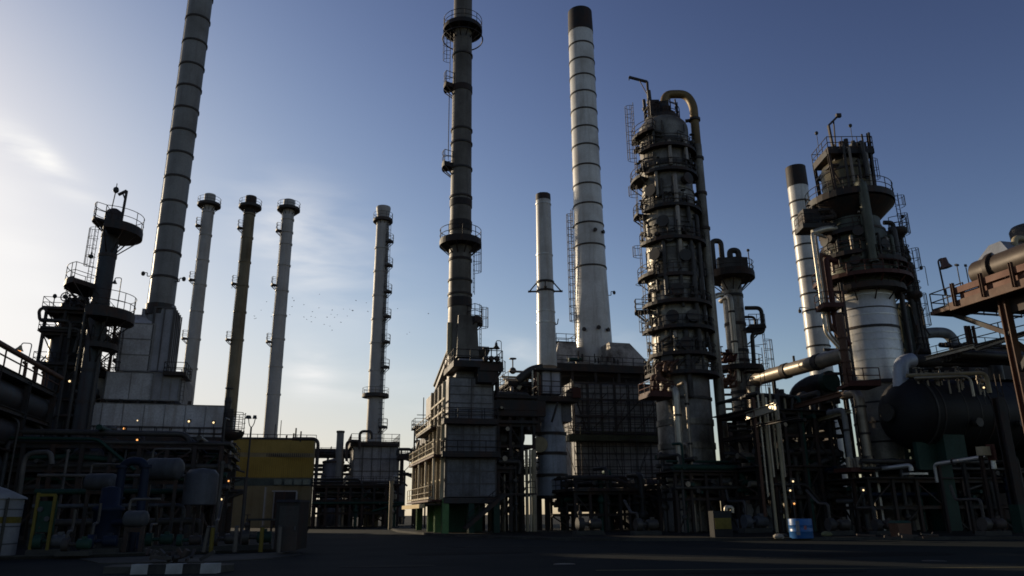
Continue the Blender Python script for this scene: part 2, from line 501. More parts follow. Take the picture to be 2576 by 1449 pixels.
def gbox(px0, px1, py0, py1, Y, depth):
    """a block on the plant's grid whose front spans those pixels: centre, size"""
    pm = P((px0 + px1) / 2, (py0 + py1) / 2, Y)
    wd = (px1 - px0) * mpp(pm) * 1.0
    z1 = Zat(py0, pm.x, pm.y); z0 = Zat(py1, pm.x, pm.y)
    front = V3((pm.x, pm.y, (z0 + z1) / 2))
    return front + A * (depth / 2), (wd, depth, z1 - z0)
def clad_ribs(c, s, nx, nz, d=.035, w=.10, side=True):
    """cladding seams: ribs standing proud of the front and side faces of a grid block"""
    mb = MB()
    f = V3(c) - A * (s[1] / 2 + d / 2)
    for i in range(nx + 1):
        q = f + B * ((i / nx - .5) * (s[0] - w))
        mb.box(q, (w, d, s[2] * .996), GR)
    for k in range(nz + 1):
        q = f + Z * ((k / nz - .5) * (s[2] - w))
        for i in range(nx):
            mb.box(q + B * (((i + .5) / nx - .5) * (s[0] - w)), (s[0] / nx - w * 1.3, d * .8, w), GR)
    if side:
        ny = max(1, int(s[1] / (s[0] / nx)))
        for sg in (-1, 1):
            f = V3(c) + B * (sg * (s[0] / 2 + d / 2))
            for i in range(ny + 1):
                mb.box(f + A * ((i / ny - .5) * (s[1] - w)), (d, w, s[2] * .996), GR)
    return mb
def lamp(px, py, Y, pole, label, up=(0, 0, 1), arm=.7, lit=False, hd=-1, group='gooseneck lamps on the plant', base=None, m=None, head=.28):
    """gooseneck lamp: pole, bell head, bulb. (px, py) is the top of the pole"""
    t = P(px, py, Y)
    b = V3((t.x, t.y, t.z - pole))
    o = thing('gooseneck_lamp', label, 'lamp', b, group)
    d = X0 * hd
    part('pole', MB().pipe([b, b + Z * pole, b + Z * pole + d * arm, b + Z * (pole - .25) + d * arm], .035, 6, .3), m or STEEL, o)
    e = b + Z * (pole - .2) + d * arm
    hdm = MB().lathe(e.x, e.y, [(.02, e.z + .1), (head * .38, e.z), (head * .5, e.z - head * .9), (head, e.z - head * 1.5), (head * .93, e.z - head * 1.5)], 12)
    part('lamp_head', hdm, LAMPM, o)
    part('bulb', MB().ball(e - Z * (head * 1.45), head * .42, 1, 8), BULBW if lit else TANKW, o)
    return o
def valve(mb, p, r=.22, d=None):
    p = V3(p)
    mb.ball(p, r * 1.2, 1, 8); mb.cyl(p, p + Z * r * 4, r * .25, n=6)
    mb.lathe(p.x, p.y, [(r * 1.3, p.z + r * 4), (r * 1.3, p.z + r * 4.3)], 10)
    return mb
# ---------------------------------------------------------------- ground
gm_ = MB(); S = 2600
k = 26
vs = [(-S + 2 * S * i / k, -600 + (S + 600) * j / k, 0) for j in range(k + 1) for i in range(k + 1)]
gm_.add(vs, [(j * (k + 1) + i, j * (k + 1) + i + 1, (j + 1) * (k + 1) + i + 1, (j + 1) * (k + 1) + i) for j in range(k) for i in range(k)])
structure('ground', gm_, LOTM)
def sheet(name, pts, z0, z1, m):
    n = len(pts)
    vs = [(p[0], p[1], z0) for p in pts] + [(p[0], p[1], z1) for p in pts]
    mb = MB().add(vs, [tuple(range(n, 2 * n))] + [(i, (i + 1) % n, n + (i + 1) % n, n + i) for i in range(n)])
    return structure(name, mb, m)
# the kerb line of the plant on the right: flat across, bending away on the left
kl = [G(px, py) for px, py in ((3400, 1352), (2576, 1357), (2200, 1358), (1900, 1360), (1600, 1361), (1400, 1359), (1250, 1354.5), (1160, 1350), (1080, 1345.5), (1010, 1339), (990, 1333))]
back = [V3((kl[-1].x - 6, 175, 0)), V3((120, 175, 0)), V3((120, kl[0].y, 0))]
front_l = [V3((-75, 27.0, 0)), G(0, 1409), G(200, 1404), G(420, 1397), G(600, 1392), G(742, 1386), G(752, 1372), G(760, 1345), G(770, 1331)]
sheet('road', [V3((-260, -30, 0)), V3((260, -30, 0)), V3((260, 190, 0)), V3((-260, 190, 0))], 0.0, .004, ASPH)
sheet('yard_ground', kl + back, .004, .12, LOTM)
def strip(pts, wd, z0, z1, m, name):
    vs, fs = [], []
    for i, p in enumerate(pts):
        d = (pts[min(i + 1, len(pts) - 1)] - pts[max(i - 1, 0)]); d.z = 0; d.normalize()
        nrm = V3((-d.y, d.x, 0))
        for q, z in ((p, z0), (p + nrm * wd, z0), (p + nrm * wd, z1), (p, z1)): vs.append((q.x, q.y, z))
    for i in range(len(pts) - 1):
        for j in range(4): fs.append((i * 4 + j, i * 4 + (j + 1) % 4, i * 4 + 4 + (j + 1) % 4, i * 4 + 4 + j))
    fs += [(0, 1, 2, 3), tuple((len(pts) - 1) * 4 + i for i in (3, 2, 1, 0))]
    return structure(name, MB().add(vs, fs), m)
strip(kl, .35, .004, .17, CONC, 'kerb')
sheet('pump_yard_ground', front_l + [V3((-42, 150, 0)), V3((-160, 150, 0)), V3((-160, 27, 0))], .004, .12, LOTM)
strip(front_l, .3, .004, .16, CONC, 'pump_yard_kerb')
# patched asphalt, iron covers and oil stains on the road
PATCH = mat('newer_asphalt_patch', (.008, .009, .0095), 1.0, 0, (.014, .015, .014), .5, .9, 0, .4, .4, .05)
PATCHL = mat('worn_pale_asphalt_patch', (.026, .027, .025), 1.0, 0, (.010, .010, .0095), .8, .7, 0, .4, .4, .05)
for i, (px, py, w_, d_, rz, m) in enumerate(((1180, 1392, 5.5, 2.2, .2, PATCH), (1650, 1405, 8, 1.5, -.1, PATCHL), (2200, 1395, 6, 2.6, .1, PATCH), (900, 1352, 7, 5, .25, PATCHL), (980, 1425, 3.2, 1.2, .05, PATCHL), (1950, 1440, 5.0, .9, 0, PATCH), (1350, 1375, 9, 1.6, -.05, PATCHL))):
    q = G(px, py); rp = random.Random(i); pts = []
    for k in range(14):
        t = 2 * math.pi * k / 14; c_, s_ = math.cos(t), math.sin(t); e = 1 / max(abs(c_), abs(s_)); e = 1 + (e - 1) * .7; e *= rp.uniform(.93, 1.05)
        x_, y_ = c_ * e * w_ / 2, s_ * e * d_ / 2; pts.append(V3((q.x + x_ * math.cos(rz) - y_ * math.sin(rz), q.y + x_ * math.sin(rz) + y_ * math.cos(rz), 0)))
    sheet('patched_road', pts, .004, .009 + .0005 * i, m)
for px, py in ((1420, 1420), (2350, 1412)):
    q = G(px, py); tag(solo('manhole_cover', MB().lathe(q.x, q.y, [(.36, .004), (.36, .016), (.33, .02), (.05, .02)], 24), mat('worn_cast_iron', (.045, .042, .04), .45, .6), 'round iron cover in the road ' + ('in front of the middle furnace' if px < 2000 else 'in front of the dark drum'), 'manhole cover', (q.x, q.y, 0)))
# pale apron between the pump yard and the road, thin yellowish strip along the road
ap = [G(480, 1409), G(690, 1402), G(742, 1392), G(600, 1397.5), G(420, 1403)]
sheet('pavement', [G(250, 1419), G(520, 1416), G(680, 1407), G(760, 1396), G(745, 1389.5), G(600, 1395.5), G(420, 1400.5), G(200, 1407.5)], .004, .04, CONC)
ln = [G(px, py) for px, py in ((1500, 1436), (2000, 1432), (2576, 1428), (3200, 1424))]
vs = []
for p in ln: vs += [(p.x, p.y, .008), (p.x, p.y + .22, .008)]
structure('road_strip', MB().add(vs, [(i * 2, i * 2 + 2, i * 2 + 3, i * 2 + 1) for i in range(3)]), mat('yellowish_strip', (.10, .085, .03), .8, 0, (.035, .035, .03), .9, .8, 0, .4, .2))
# black and white kerb stones of a traffic island at the bottom of the picture
e0, e1 = G(326, 1446), G(545, 1443)
dk = (e1 - e0); dk.z = 0; Lk_ = dk.length; dk.normalize(); nk = V3((-dk.y, dk.x, 0))
KW = mat('white_kerb_paint', (.30, .31, .31), .8, 0, (.08, .08, .075), .5, 1.5, .3, .3)
KB = mat('black_kerb_paint', (.016, .016, .016), .8, 0, (.05, .05, .045), .4, 1.5, .3, .3)
nst = 5
desc = ['white kerb stone at the end of the painted island', 'black kerb stone after the first white kerb stone', 'white kerb stone between two black kerb stones',
        'black kerb stone before the last white kerb stone', 'white kerb stone at the open-road end']
for i in range(nst):
    q = e0 + dk * (Lk_ * (i + .5) / nst) + nk * .2
    mb = MB().box((q.x, q.y, .142), (Lk_ / nst - .012, .4, .276), math.atan2(dk.y, dk.x), (.985, .88))
    solo('kerb_stone', mb, KB if i % 2 else KW, desc[i], 'kerb stone', (q.x, q.y, 0), 'painted kerb stones of the island')
isl = [e0 + nk * .41, e1 + nk * .41, e1 + nk * 1.0 + dk * .2, e1 + nk * 1.6, e0 + nk * 1.9, e0 + nk * 1.6 - dk * 1.2, e0 + nk * .5 - dk * 1.0]
sheet('island_pavement', isl, .004, .20, CONC)
# ---------------------------------------------------------------- flue stacks
def stack(name, label, px, py, Y, widths, m, rings=(), ring_m=None, group=None, z0=0.0, cap=None, cap_m=None, top_row=None, ring_h=.22, ring_t=.10, cat='flue stack', n=40):
    x, y = ax(px, py, Y)
    pr = prof(x, y, widths)
    if pr[0][1] > z0: pr.insert(0, (pr[0][0], z0))
    else: pr = [(rad_at(pr, z0), z0)] + [q for q in pr if q[1] > z0]
    o = thing(name, label, cat, (x, y, z0), group)
    zt = pr[-1][1]; rt = pr[-1][0]
    r1_ = pr[0][0]
    zc = Zat(cap, x, y - r1_ * .9) if cap else None
    body = [q for q in pr if zc is None or q[1] < zc]
    if zc: body.append((rad_at(pr, zc), zc))
    mb = MB().lathe(x, y, body, n, False)
    if zc is None:
        mb.lathe(x, y, [(rt, zt), (rt * .93, zt), (rt * .9, zt - 3)], n, False, sharp=True)
    part('shell', mb, m, o)
    if zc:
        rc = rad_at(pr, zc) * 1.03
        part('top_cap', MB().lathe(x, y, [(rc * .9, zc), (rc, zc), (rt * 1.03, zt), (rt * .93, zt), (rt * .9, zt - 3)], n, False, sharp=True), cap_m or BLACKP, o)
    for py_ in rings:
        z = Zat(py_, x, y - r1_ * .9); r = rad_at(pr, z)
        part('ring', MB().ring(x, y, r, z, ring_h, ring_t, n), ring_m or m, o)
    return o, x, y, pr
DR = mat('dark_ring_steel', (.035, .034, .033), .6, 0, rust, .3, .8, .3, .2)
# -- the tallest grey stack at the left, its top outside the picture
oA, xA, yA, prA = stack('flue_stack', 'tall leaning-looking grey stack on the pale furnace, its top out of the picture', 405, 770, 78,
    [(-260, 53), (0, 56), (770, 62), (800, 63)], GREYP, [-20, 38, 98, 157, 212, 267, 323, 380, 440, 503, 564, 630, 693], DR, None, 10)
zb = Zat(790, xA, yA - 1.20)
part('base_band', MB().ring(xA, yA, rad_at(prA, zb), Zat(775, xA, yA - 1.20), 1.2, .16, 40), DR, oA)
for px, py, d in ((372, 688, -1), (452, 702, 1)):
    q = P(px, py, 78); b = V3((xA + d * 1.3, yA - .3, q.z - .4))
    o = part('lamp', MB().pipe([b, b + X0 * d * .5, b + X0 * d * .5 + Z * .4, b + X0 * d * .9 + Z * .4], .05, 5, .1).ball(b + X0 * d * .95 + Z * .3, .22, 1.2, 8), LAMPM, oA)
part('ladder', MB().ladder(V3((xA - 1.35, yA - .2, 20)), 42, (-1, -.1, 0), False, .45), STEEL, oA)

# -- four slim stacks far behind
def far_stack(label, px, py, Y, wt, wb, m, rows, top, base, mp, plat_w, side, rests, capm, sooty=None, zb=0):
    o, x, y, pr = stack('flue_stack', label, px, py, Y, [(top, wt), (base, wb)], m, rows, m, 'slim stacks far behind the plant', zb, cap=sooty, cap_m=capm, n=24, ring_h=.3, ring_t=.12)
    zp = Zat(mp, x, y - 1.6); r = rad_at(pr, zp)
    rp = plat_w * mpp((x, y, zp)) / 2
    platform(o, x, y, zp, r, rp, 0, 360, DR, DR, 1.2, True, thick=.35)
    a = math.pi if side < 0 else 0
    for py_ in rests:
        z = Zat(py_, x, y); r = rad_at(pr, z)
        t = R_(205) if side < 0 else R_(-25)
        platform(o, x, y, z, r, r + .95, math.degrees(t) - 22, math.degrees(t) + 22, DR, DR, 1.3, True, name='rest_platform', thick=.25)
    zs = [Zat(p, x, y) for p in rests] + [zp]
    zlo = max(2, zb)
    ladder(o, x, y, (rad_at(pr, zp) + rad_at(pr, zlo)) / 2, 215 if side < 0 else -35, zlo, zp, side > 0, DR, .38, .02)
    return o, x, y, pr
far_stack('pale grey slim stack between the tall leaning grey stack and the ochre one', 505, 700, 132, 27, 33, FARG, [529, 587, 651, 713, 780, 850, 925], 485, 1010, 507, 56, -1, [569, 705, 852], BLACKP)
far_stack('slim stack with ochre paint and a black top', 612, 700, 132, 26, 32, OCHRE, [535, 594, 656, 716, 782, 852], 490, 1060, 512, 55, -1, [575, 715, 855], BLACKP, 538)
far_stack('pale grey slim stack rising behind the yellow building', 712, 700, 132, 28, 34, FARG, [548, 580, 610, 664, 728, 790, 850, 920, 990], 499, 1105, 518, 56, -1, [582, 718, 860], BLACKP)
oG, xG, yG, prG = far_stack('lone slim stack above the distant grey furnace, platforms down one side', 953, 800, 125, 31, 40, FARG, [620, 679, 740, 800, 860, 930], 518, 1110, 546, 49, 1, [610, 670, 736, 798, 862, 925, 1075], BLACKP)
zc = Zat(992, xG, yG - 0.90); r = rad_at(prG, zc)
platform(oG, xG, yG, zc, r, r + .95, 0, 360, DR, DR, 1.1, False, name='collar_platform', thick=.4)
part('stack_head', MB().lathe(xG, yG, [(1.05, Zat(538, xG, yG - 0.90)), (1.15, Zat(533, xG, yG - 0.90)), (1.3, Zat(520, xG, yG - 0.90)), (1.25, Zat(518, xG, yG - 0.90) + .1)], 24), FARG, oG)

# -- the sooty stack in the middle with round platforms
oD, xD, yD, prD = stack('flue_stack', 'dark soot-stained stack with round platforms on the middle furnace, top out of the picture', 1160, 460, 70,
    [(-120, 44), (100, 47), (300, 50), (560, 54), (700, 57), (770, 58), (830, 60)], STACKD, [128, 318, 352, 416, 488, 700, 735], DR, None, 13.2, ring_h=.18)
for row, hgt in ((215, .7), (505, .7), (562, 1.0), (648, .25), (757, .9)):
    z = Zat(row, xD, yD - 0.95); part('dark_band', MB().ring(xD, yD, rad_at(prD, z), z, hgt, .07, 40), BLACKP, oD)
z = Zat(47, xD, yD - 1.9); r = rad_at(prD, z)
p = platform(oD, xD, yD, z, r, 49 * mpp((xD, yD, z)), 0, 360, BLACKP, BLACKP, 1.15, True, thick=.35)
part('guard_ring', MB().tube([q + Z * -1.2 for q in arcpath(xD, yD, 50 * mpp((xD, yD, z)), z, 0, 2 * math.pi, 36)], .07, 6, False), BLACKP, p)
z = Zat(592, xD, yD - 1.9); r = rad_at(prD, z)
platform(oD, xD, yD, z, r, 53 * mpp((xD, yD, z)), 0, 360, BLACKP, BLACKP, 1.2, True, thick=.5)
for row in (205, 405):
    z = Zat(row, xD, yD - 0.95); r = rad_at(prD, z)
    platform(oD, xD, yD, z, r, r + .95, 165, 215, BLACKP, BLACKP, 1.25, True, name='rest_platform', thick=.5)
def lad(o, x, y, pr, ang, row0, row1, cage=True, m=None, off=.3):
    za, zb_ = Zat(row0, x, y), Zat(row1, x, y)
    return ladder(o, x, y, max(rad_at(pr, za), rad_at(pr, zb_)), ang, za, zb_, cage, m or BLACKP, .5, off)
lad(oD, xD, yD, prD, 188, 200, 50); lad(oD, xD, yD, prD, 182, 400, 212, False); lad(oD, xD, yD, prD, -12, 742, 598, True, None, .28)
z = Zat(800, xD, yD - 0.95); r = rad_at(prD, z)
platform(oD, xD, yD, z, r, r + 1.1, -45, 15, BLACKP, BLACKP, 1.25, True, name='rest_platform', thick=.5)
lad(oD, xD, yD, prD, -14, 885, 770, True, None, .95)

# -- slim white stack with a bell bracket, and the tall white tapered stack
oH, xH, yH, prH = stack('flue_stack', 'slim white stack with a triangular bracket ring around it', 1371, 700, 76, [(483, 36), (500, 37), (722, 42), (740, 44), (905, 50), (935, 50)], WHITE, [507, 636, 780, 808], ALU, None, 16, cap=497, cap_m=DR, n=32, ring_h=.12, ring_t=.06)
zb = Zat(728, xH, yH - 0.75); r = rad_at(prH, zb); zt = Zat(706, xH, yH - 0.75); rb = 40 * mpp((xH, yH, zb))
bk = MB().ring(xH, yH, r, zt, .22, .08, 32).ring(xH, yH, r, zb, .2, .08, 32)
for k in range(3):
    t = R_(0 + 120 * k) if k == 0 else R_(180) if k == 1 else R_(268)
    c, s_ = math.cos(t), math.sin(t)
    e = V3((xH + rb * c, yH + rb * s_, zb))
    bk.beam((xH + r * c, yH + r * s_, zt), e, .1, .12); bk.beam((xH + r * c, yH + r * s_, zb), e, .14, .16); bk.box(e, (.3, .3, .14))
part('bracket_ring', bk, DR, oH)
q = V3((xH, yH, Zat(482, xH, yH - 0.75)))
part('lifting_lug', MB().box(q + X0 * .4 + Z * .1, (.18, .1, .3)).box(q - X0 * .3 + Z * .1, (.1, .18, .3)), DR, oH)
b = V3((xH + .78, yH, Zat(812, xH, yH - 0.75)))
part('vent_hook', MB().pipe([b, b + X0 * .4, b + X0 * .5 + Z * .6], .06, 6, .15), DR, oH)

EW = [(14, 58), (60, 61), (300, 66), (480, 71), (640, 78), (680, 80), (760, 87), (850, 93), (905, 96)]
oE, xE, yE, prE = stack('flue_stack', 'tall white tapered stack with dark rings and a black top', 1478, 500, 92, EW, WHITE, [98, 139, 180, 222, 266, 311, 357, 408, 456, 506, 555, 610, 664], DR, None, 18, cap=62, cap_m=BLACKP, n=48, ring_h=.2, ring_t=.08)
part('ladder', MB().ladder(V3((xE - 2.25, yE - .9, Zat(855, xE, yE))), Zat(532, xE, yE) - Zat(855, xE, yE), (-1, -.3, 0), True, .55, .045), DR, oE)
for px, py in ((1492, 592), (1512, 592), (1500, 835), (1523, 838), (1468, 838)):
    q = P(px, py, yE); z = q.z; r = rad_at(prE, z); dx = max(-r * .95, min(r * .95, q.x - xE)); dy = -math.sqrt(r * r - dx * dx); d = V3((dx, dy, 0)).normalized()
    c = V3((xE, yE, z)) + d * r
    part('inspection_port', MB().cyl(c - d * .1, c + d * .25, .2, n=10).cyl(c + d * .25, c + d * .3, .27, n=10), DR, oE)
b = V3((xE + 1.95, yE - .3, Zat(745, xE, yE)))
part('lamp', MB().pipe([b, b + X0 * .5, b + X0 * .5 + Z * .5, b + X0 * .9 + Z * .5], .05, 5, .1).ball(b + X0 * .9 + Z * .35, .2, 1.3, 8), LAMPM, oE)

# -- white stack behind the vacuum tower
oR, xR, yR, prR = stack('flue_stack', 'white stack with dark rings standing behind the tall insulated tower', 2030, 650, 88, [(412, 47), (462, 49), (650, 52), (920, 56), (1000, 57)], WHITE, [502, 538, 574, 612, 650, 693, 736, 778, 822, 868], DR, None, 0, cap=462, cap_m=BLACKP, n=36, ring_h=.18, ring_t=.08)
b = V3((xR - 1.2, yR - .3, Zat(775, xR, yR)))
part('lamp', MB().pipe([b, b - X0 * .6, b - X0 * .6 - Z * .35], .06, 5, .1).ball(b - X0 * .6 - Z * .45, .2, 1.3, 8), LAMPM, oR)
# ---------------------------------------------------------------- process columns
rnd = random.Random(5)
# -- big distillation column right of the middle
xF, yF = ax(1668, 330, 66)
def zf(py): return Zat(py, xF, yF - (1.9 if py > 300 else .4))
def mF(py): return mpp((xF, yF, zf(py)))
rF = 63 * mF(500)
oF = thing('distillation_column', 'tall dark column ringed by many walkways, ochre overhead pipe bent over its top', 'column', (xF, yF, .12))
zt = zf(309)
mb = MB().lathe(xF, yF, [(rF * 1.02, .12), (rF * 1.02, 1.2), (rF, 1.3), (rF, zt)] + [(rF * math.cos(t), zt + rF * .62 * math.sin(t)) for t in [math.pi / 2 * i / 8 for i in range(1, 8)]] + [(.05, zt + rF * .62)], 48)
part('shell', mb, COLM, oF)
# stiffening bands, and patches of newer lagging
for row in (352, 410, 472, 488, 545, 620, 650, 700, 722, 785, 850, 905, 1000, 1060, 1120, 1190):
    part('lagging_band', MB().ring(xF, yF, rF, zf(row), .22 if rnd.random() < .6 else .5, .05 + rnd.random() * .05, 48), rnd.choice([COLM, COLM, PIPED]), oF)
plats = [(330, 165, 240, .75), (372, 200, 370, .6), (432, 215, 372, .55), (440, 160, 213, 1.1), (522, 200, 375, .6), (527, 170, 198, 1.0), (605, 190, 378, .75), (688, 165, 225, .95), (694, 226, 300, .5), (762, 185, 372, .8), (766, 160, 184, 1.4), (826, 175, 376, .85), (892, 200, 380, .8), (940, 180, 368, .9)]
for row, a0, a1, ext in plats:
    platform(oF, xF, yF, zf(row), rF, rF + ext, a0, a1, STEEL, STEEL, 1.0, ext > .9, thick=.15)
# crown deck with the nozzle, relief pipes and davit
zc = zt + rF * .62
cr = MB().lathe(xF, yF, [(1.35, zc - .75), (1.35, zc + .35), (.9, zc + .6), (.75, zc + 1.6)], 24)
part('top_nozzle', cr, PIPED, oF)
d = part('platform', MB().sector(xF, yF, 1.0, 1.75, zc - .55, zc - .3, 0, 2 * math.pi, 24), STEEL, oF)
part('railing', MB().rail(arcpath(xF, yF, 1.7, zc - .3, 0, 2 * math.pi * .96, 20), 1.15, .035, 1.2), STEEL, d)
for dx, hgt, r in ((-1.5, 2.6, .16), (-1.1, 3.2, .2), (-.75, 1.9, .14), (.6, 1.7, .12), (1.5, 2.4, .08)):
    b = V3((xF + dx, yF - .7 + rnd.random(), zc - .3))
    part('relief_pipe', MB().cyl(b, b + Z * hgt + X0 * (-.12), r, n=8).cyl(b + Z * hgt * .55 - X0 * .07, b + Z * (hgt * .55 + .25) - X0 * .08, r * 1.7, n=8), PIPED, oF)
tp = P(1628, 206, yF - .2); bs_ = V3((tp.x, tp.y, zf(345)))
lf = P(1582, 194, yF - .4)
part('davit', MB().cyl(bs_, V3((tp.x, tp.y, tp.z)), .13, n=8).beam(V3((tp.x, tp.y, tp.z)), lf, .2, .22).beam(V3((tp.x, tp.y, tp.z - 1.6)), V3((tp.x, tp.y, tp.z)).lerp(lf, .45), .07).cyl(lf, lf - Z * .35, .05, n=6), DR, oF)
OVH = mat('ochre_overhead_pipe_lagging', (.17, .115, .05), .5, .15, (.06, .042, .025), .6, .35, .75, .25)
cage = MB()
for k in range(7):
    t = R_(170 + k * 40); p = V3((xF + 1.6 * math.cos(t), yF + 1.6 * math.sin(t), zc - .4)); cage.cyl(p, p + Z * rnd.uniform(1.4, 2.6), .06, n=6)
cage.tube([V3((xF + 1.6 * math.cos(t), yF + 1.6 * math.sin(t), zc + 1.1)) for t in [2 * math.pi * k / 9 for k in range(10)]], .05, 5, False)
cage.box((xF - .9, yF - .9, zc + .6), (.9, .8, 1.6)).box((xF + .2, yF - 1.2, zc + .2), (.8, .5, .9))
part('crown_gear', cage, STEEL, oF)
# the overhead line: out of the crown, over, and down the right side
pr0 = V3((xF, yF, zc + 1.2)); rp = 11.5 * mF(240)
xr = Xr = xF + rF + .75
pts = [V3((xF + .1, yF, zc + .6)), V3((xF + .5, yF, zf(232))), V3((P(1725, 232, yF).x, yF, zf(232))), V3((xr, yF - .2, zf(262))), V3((xr, yF - .2, zf(345)))]
part('down_pipe', MB().cyl(V3((xr, yF - .2, zf(345))), V3((xr + .05, yF - .2, .12)), rp * .98, n=16), COLM, oF)
part('overhead_pipe', MB().pipe(pts, rp * .92, 16, .7), OVH, oF)
for row in (300, 380, 470, 560):
    z = zf(row); part('pipe_clamp', MB().ring(xr, yF - .2, rp, z, .25, .1, 16).beam((xF + rF * .95, yF, z), (xr, yF - .2, z), .25), DR, oF)
# downcomers and small lines on the face turned to the camera
def faceline(o, x, y, r, px, rowa, rowb, rad, m, off=.3, name='side_pipe', stub=True):
    z0_, z1_ = Zat(rowb, x, y), Zat(rowa, x, y)
    q = P(px, (rowa + rowb) / 2, y)
    dx = max(-.97, min(.97, (q.x - x) / (r + off))); dy = -math.sqrt(1 - dx * dx)
    b = V3((x + dx * (r + off), y + dy * (r + off), z0_)); c = V3((x + dx * (r - .05), y + dy * (r - .05), z1_))
    t = V3((b.x, b.y, z1_))
    return part(name, MB().pipe([b, t, c] if stub else [b, t], rad, 10, rad * 2), m, o)
for px, ra, rb, rad, m in ((1672, 385, 445, .17, PIPEM), (1641, 448, 520, .16, PIPEM), (1690, 470, 660, .22, PIPEM), (1722, 520, 700, .18, PIPED), (1690, 560, 690, .13, PIPED), (1712, 375, 430, .2, PIPEM),
                           (1660, 600, 760, .2, PIPED), (1735, 640, 900, .24, PIPED), (1685, 850, 905, .2, PIPEM), (1700, 700, 790, .15, PIPED), (1752, 560, 820, .2, PIPED), (1715, 850, 1010, .25, PIPED)):
    faceline(oF, xF, yF, rF, px, ra, rb, rad, m)
# manways and nozzles
for row, a in ((600, 255), (562, 245), (585, 290), (455, 300), (650, 280), (735, 262), (800, 250), (800, 285), (868, 270), (480, 225), (640, 225), (905, 235)):
    t = R_(a); d = V3((math.cos(t), math.sin(t), 0)); c = V3((xF, yF, zf(row))) + d * rF
    part('manway', MB().cyl(c - d * .2, c + d * .45, .42, n=16).cyl(c + d * .45, c + d * .58, .56, n=16), PIPED if a % 2 else DR, oF)
# ladders up the left side, in flights between the walkways
for ra, rb, a in ((440, 262, 190), (530, 440, 185), (605, 527, 200), (690, 605, 188), (765, 690, 192), (890, 765, 196), (960, 892, 200)):
    ladder(oF, xF, yF, rF + .45, a, zf(ra), zf(rb) , True, STEEL, .5, .2)
# pipe clutter hung on the lower walkways
cl = MB()
for i in range(90):
    a = R_(rnd.uniform(165, 372)); row = rnd.choice([372, 432, 522, 762, 826, 892, 940, 605, 688]) - rnd.uniform(2, 6)
    r = rF + rnd.uniform(.2, .6); p = V3((xF + r * math.cos(a), yF + r * math.sin(a), zf(row)))
    if i % 3 == 0: valve(cl, p + Z * .5, rnd.uniform(.12, .22))
    else:
        q = V3((xF + (rF + .2) * math.cos(a + .35), yF + (rF + .2) * math.sin(a + .35), p.z))
        cl.pipe([p, p + Z * rnd.uniform(.5, 1.6), q + Z * rnd.uniform(.5, 1.6), q + Z * rnd.uniform(1.6, 2.6)], rnd.uniform(.05, .14), 6, .2)
part('valve_piping', cl, PIPED, oF)
# gold-lit drop lines under the column's walkways
def dropline(name, label, px0, py0, px1, py1, Y, rad, m, extra=None, group=None):
    a = P(px0, py0, Y); b = V3((P(px1, py1, Y).x, Y, P(px1, py1, Y).z))
    pts = [a, V3((a.x, a.y, b.z))] if extra is None else extra(a, b)
    return solo(name, MB().pipe(pts, rad, 12, rad * 2.5), m, label, 'pipe', (a.x, a.y, b.z), group)
GOLD = mat('bright_pipe_cladding', (.42, .38, .30), .35, .45, (.15, .10, .06), .4, .5, .4, .12)

# -- the slimmer column to its right
x2, y2 = ax(1842, 740, 72)
def z2(py): return Zat(py, x2, y2 - .9)
r2 = 25 * mpp((x2, y2, z2(740)))
o2 = thing('stripper_column', 'slim column with a railed head platform beside the big ringed column', 'column', (x2, y2, .12))
zt2 = z2(662)
part('shell', MB().lathe(x2, y2, [(r2, .12), (r2, zt2), (r2 * .9, zt2 + .35), (r2 * .5, zt2 + .65), (.05, zt2 + .75)], 32), COLM, o2)
for row in (740, 812, 880, 905, 985, 1060):
    part('lagging_band', MB().ring(x2, y2, r2, z2(row), .3, .06, 32), DR, o2)
platform(o2, x2, y2, z2(684), r2, r2 + 1.35, 0, 360, STEEL, STEEL, 1.1, True, thick=.55)
part('head_box', MB().box((x2 - .1, y2 - r2 - .3, z2(666)), (2.9, .7, 1.1)), PIPED, o2)
def arch(px0, px1, top, bot0, bot1, Y, rad, m, o):
    a, b = P(px0, bot0, Y), P(px1, bot1, Y); zt_ = P((px0 + px1) / 2, top, Y).z
    return part('arch_pipe', MB().pipe([a, V3((a.x, a.y, zt_)), V3((b.x, b.y, zt_)), b], rad, 12, 1.0), m, o)
arch(1797, 1819, 606, 680, 672, y2, .27, PIPED, o2); arch(1840, 1862, 630, 680, 682, y2 - .6, .30, PIPED, o2); arch(1850, 1862, 655, 662, 690, y2 + .5, .16, PIPED, o2)
part('relief_pipe', MB().cyl(V3((x2 + 1.9, y2 - .4, z2(684))), V3((x2 + 1.9, y2 - .4, z2(628))), .05, n=6).ball((x2 + 1.9, y2 - .4, z2(626)), .16, 1, 8), DR, o2)
# bracket balcony on the right with a loop pipe
bq = V3((x2 + r2, y2 - .2, z2(822)))
d = part('platform', MB().box(bq + X0 * .75 - Z * .12, (1.7, 2.2, .24)).beam(bq + X0 * 1.5 - Z * .2, bq - Z * 1.6, .12), STEEL, o2)
part('railing', MB().rail([bq + V3((0, -1.05, 0)), bq + V3((1.55, -1.05, 0)), bq + V3((1.55, 1.05, 0)), bq + V3((0, 1.05, 0))], 1.15, .035, 1), STEEL, d)
part('loop_pipe', MB().pipe([bq + V3((-.1, -.6, 1.9)), bq + V3((1.45, -.6, 1.9)), bq + V3((1.45, -.6, -.6)), bq + V3((.3, -.6, -.6)), bq + V3((.2, -.6, -4))], .2, 10, .5), PIPED, o2)
part('loop_pipe', MB().pipe([bq + V3((-.1, .2, 1.2)), bq + V3((1.0, .2, 1.2)), bq + V3((1.0, .2, .1))], .14, 8, .4), PIPED, o2)
for row, a0, a1 in ((924, 150, 400), (1090, 160, 380)):
    platform(o2, x2, y2, z2(row), r2, r2 + 1.3, a0, a1, STEEL, STEEL, 1.1, True, thick=.3)
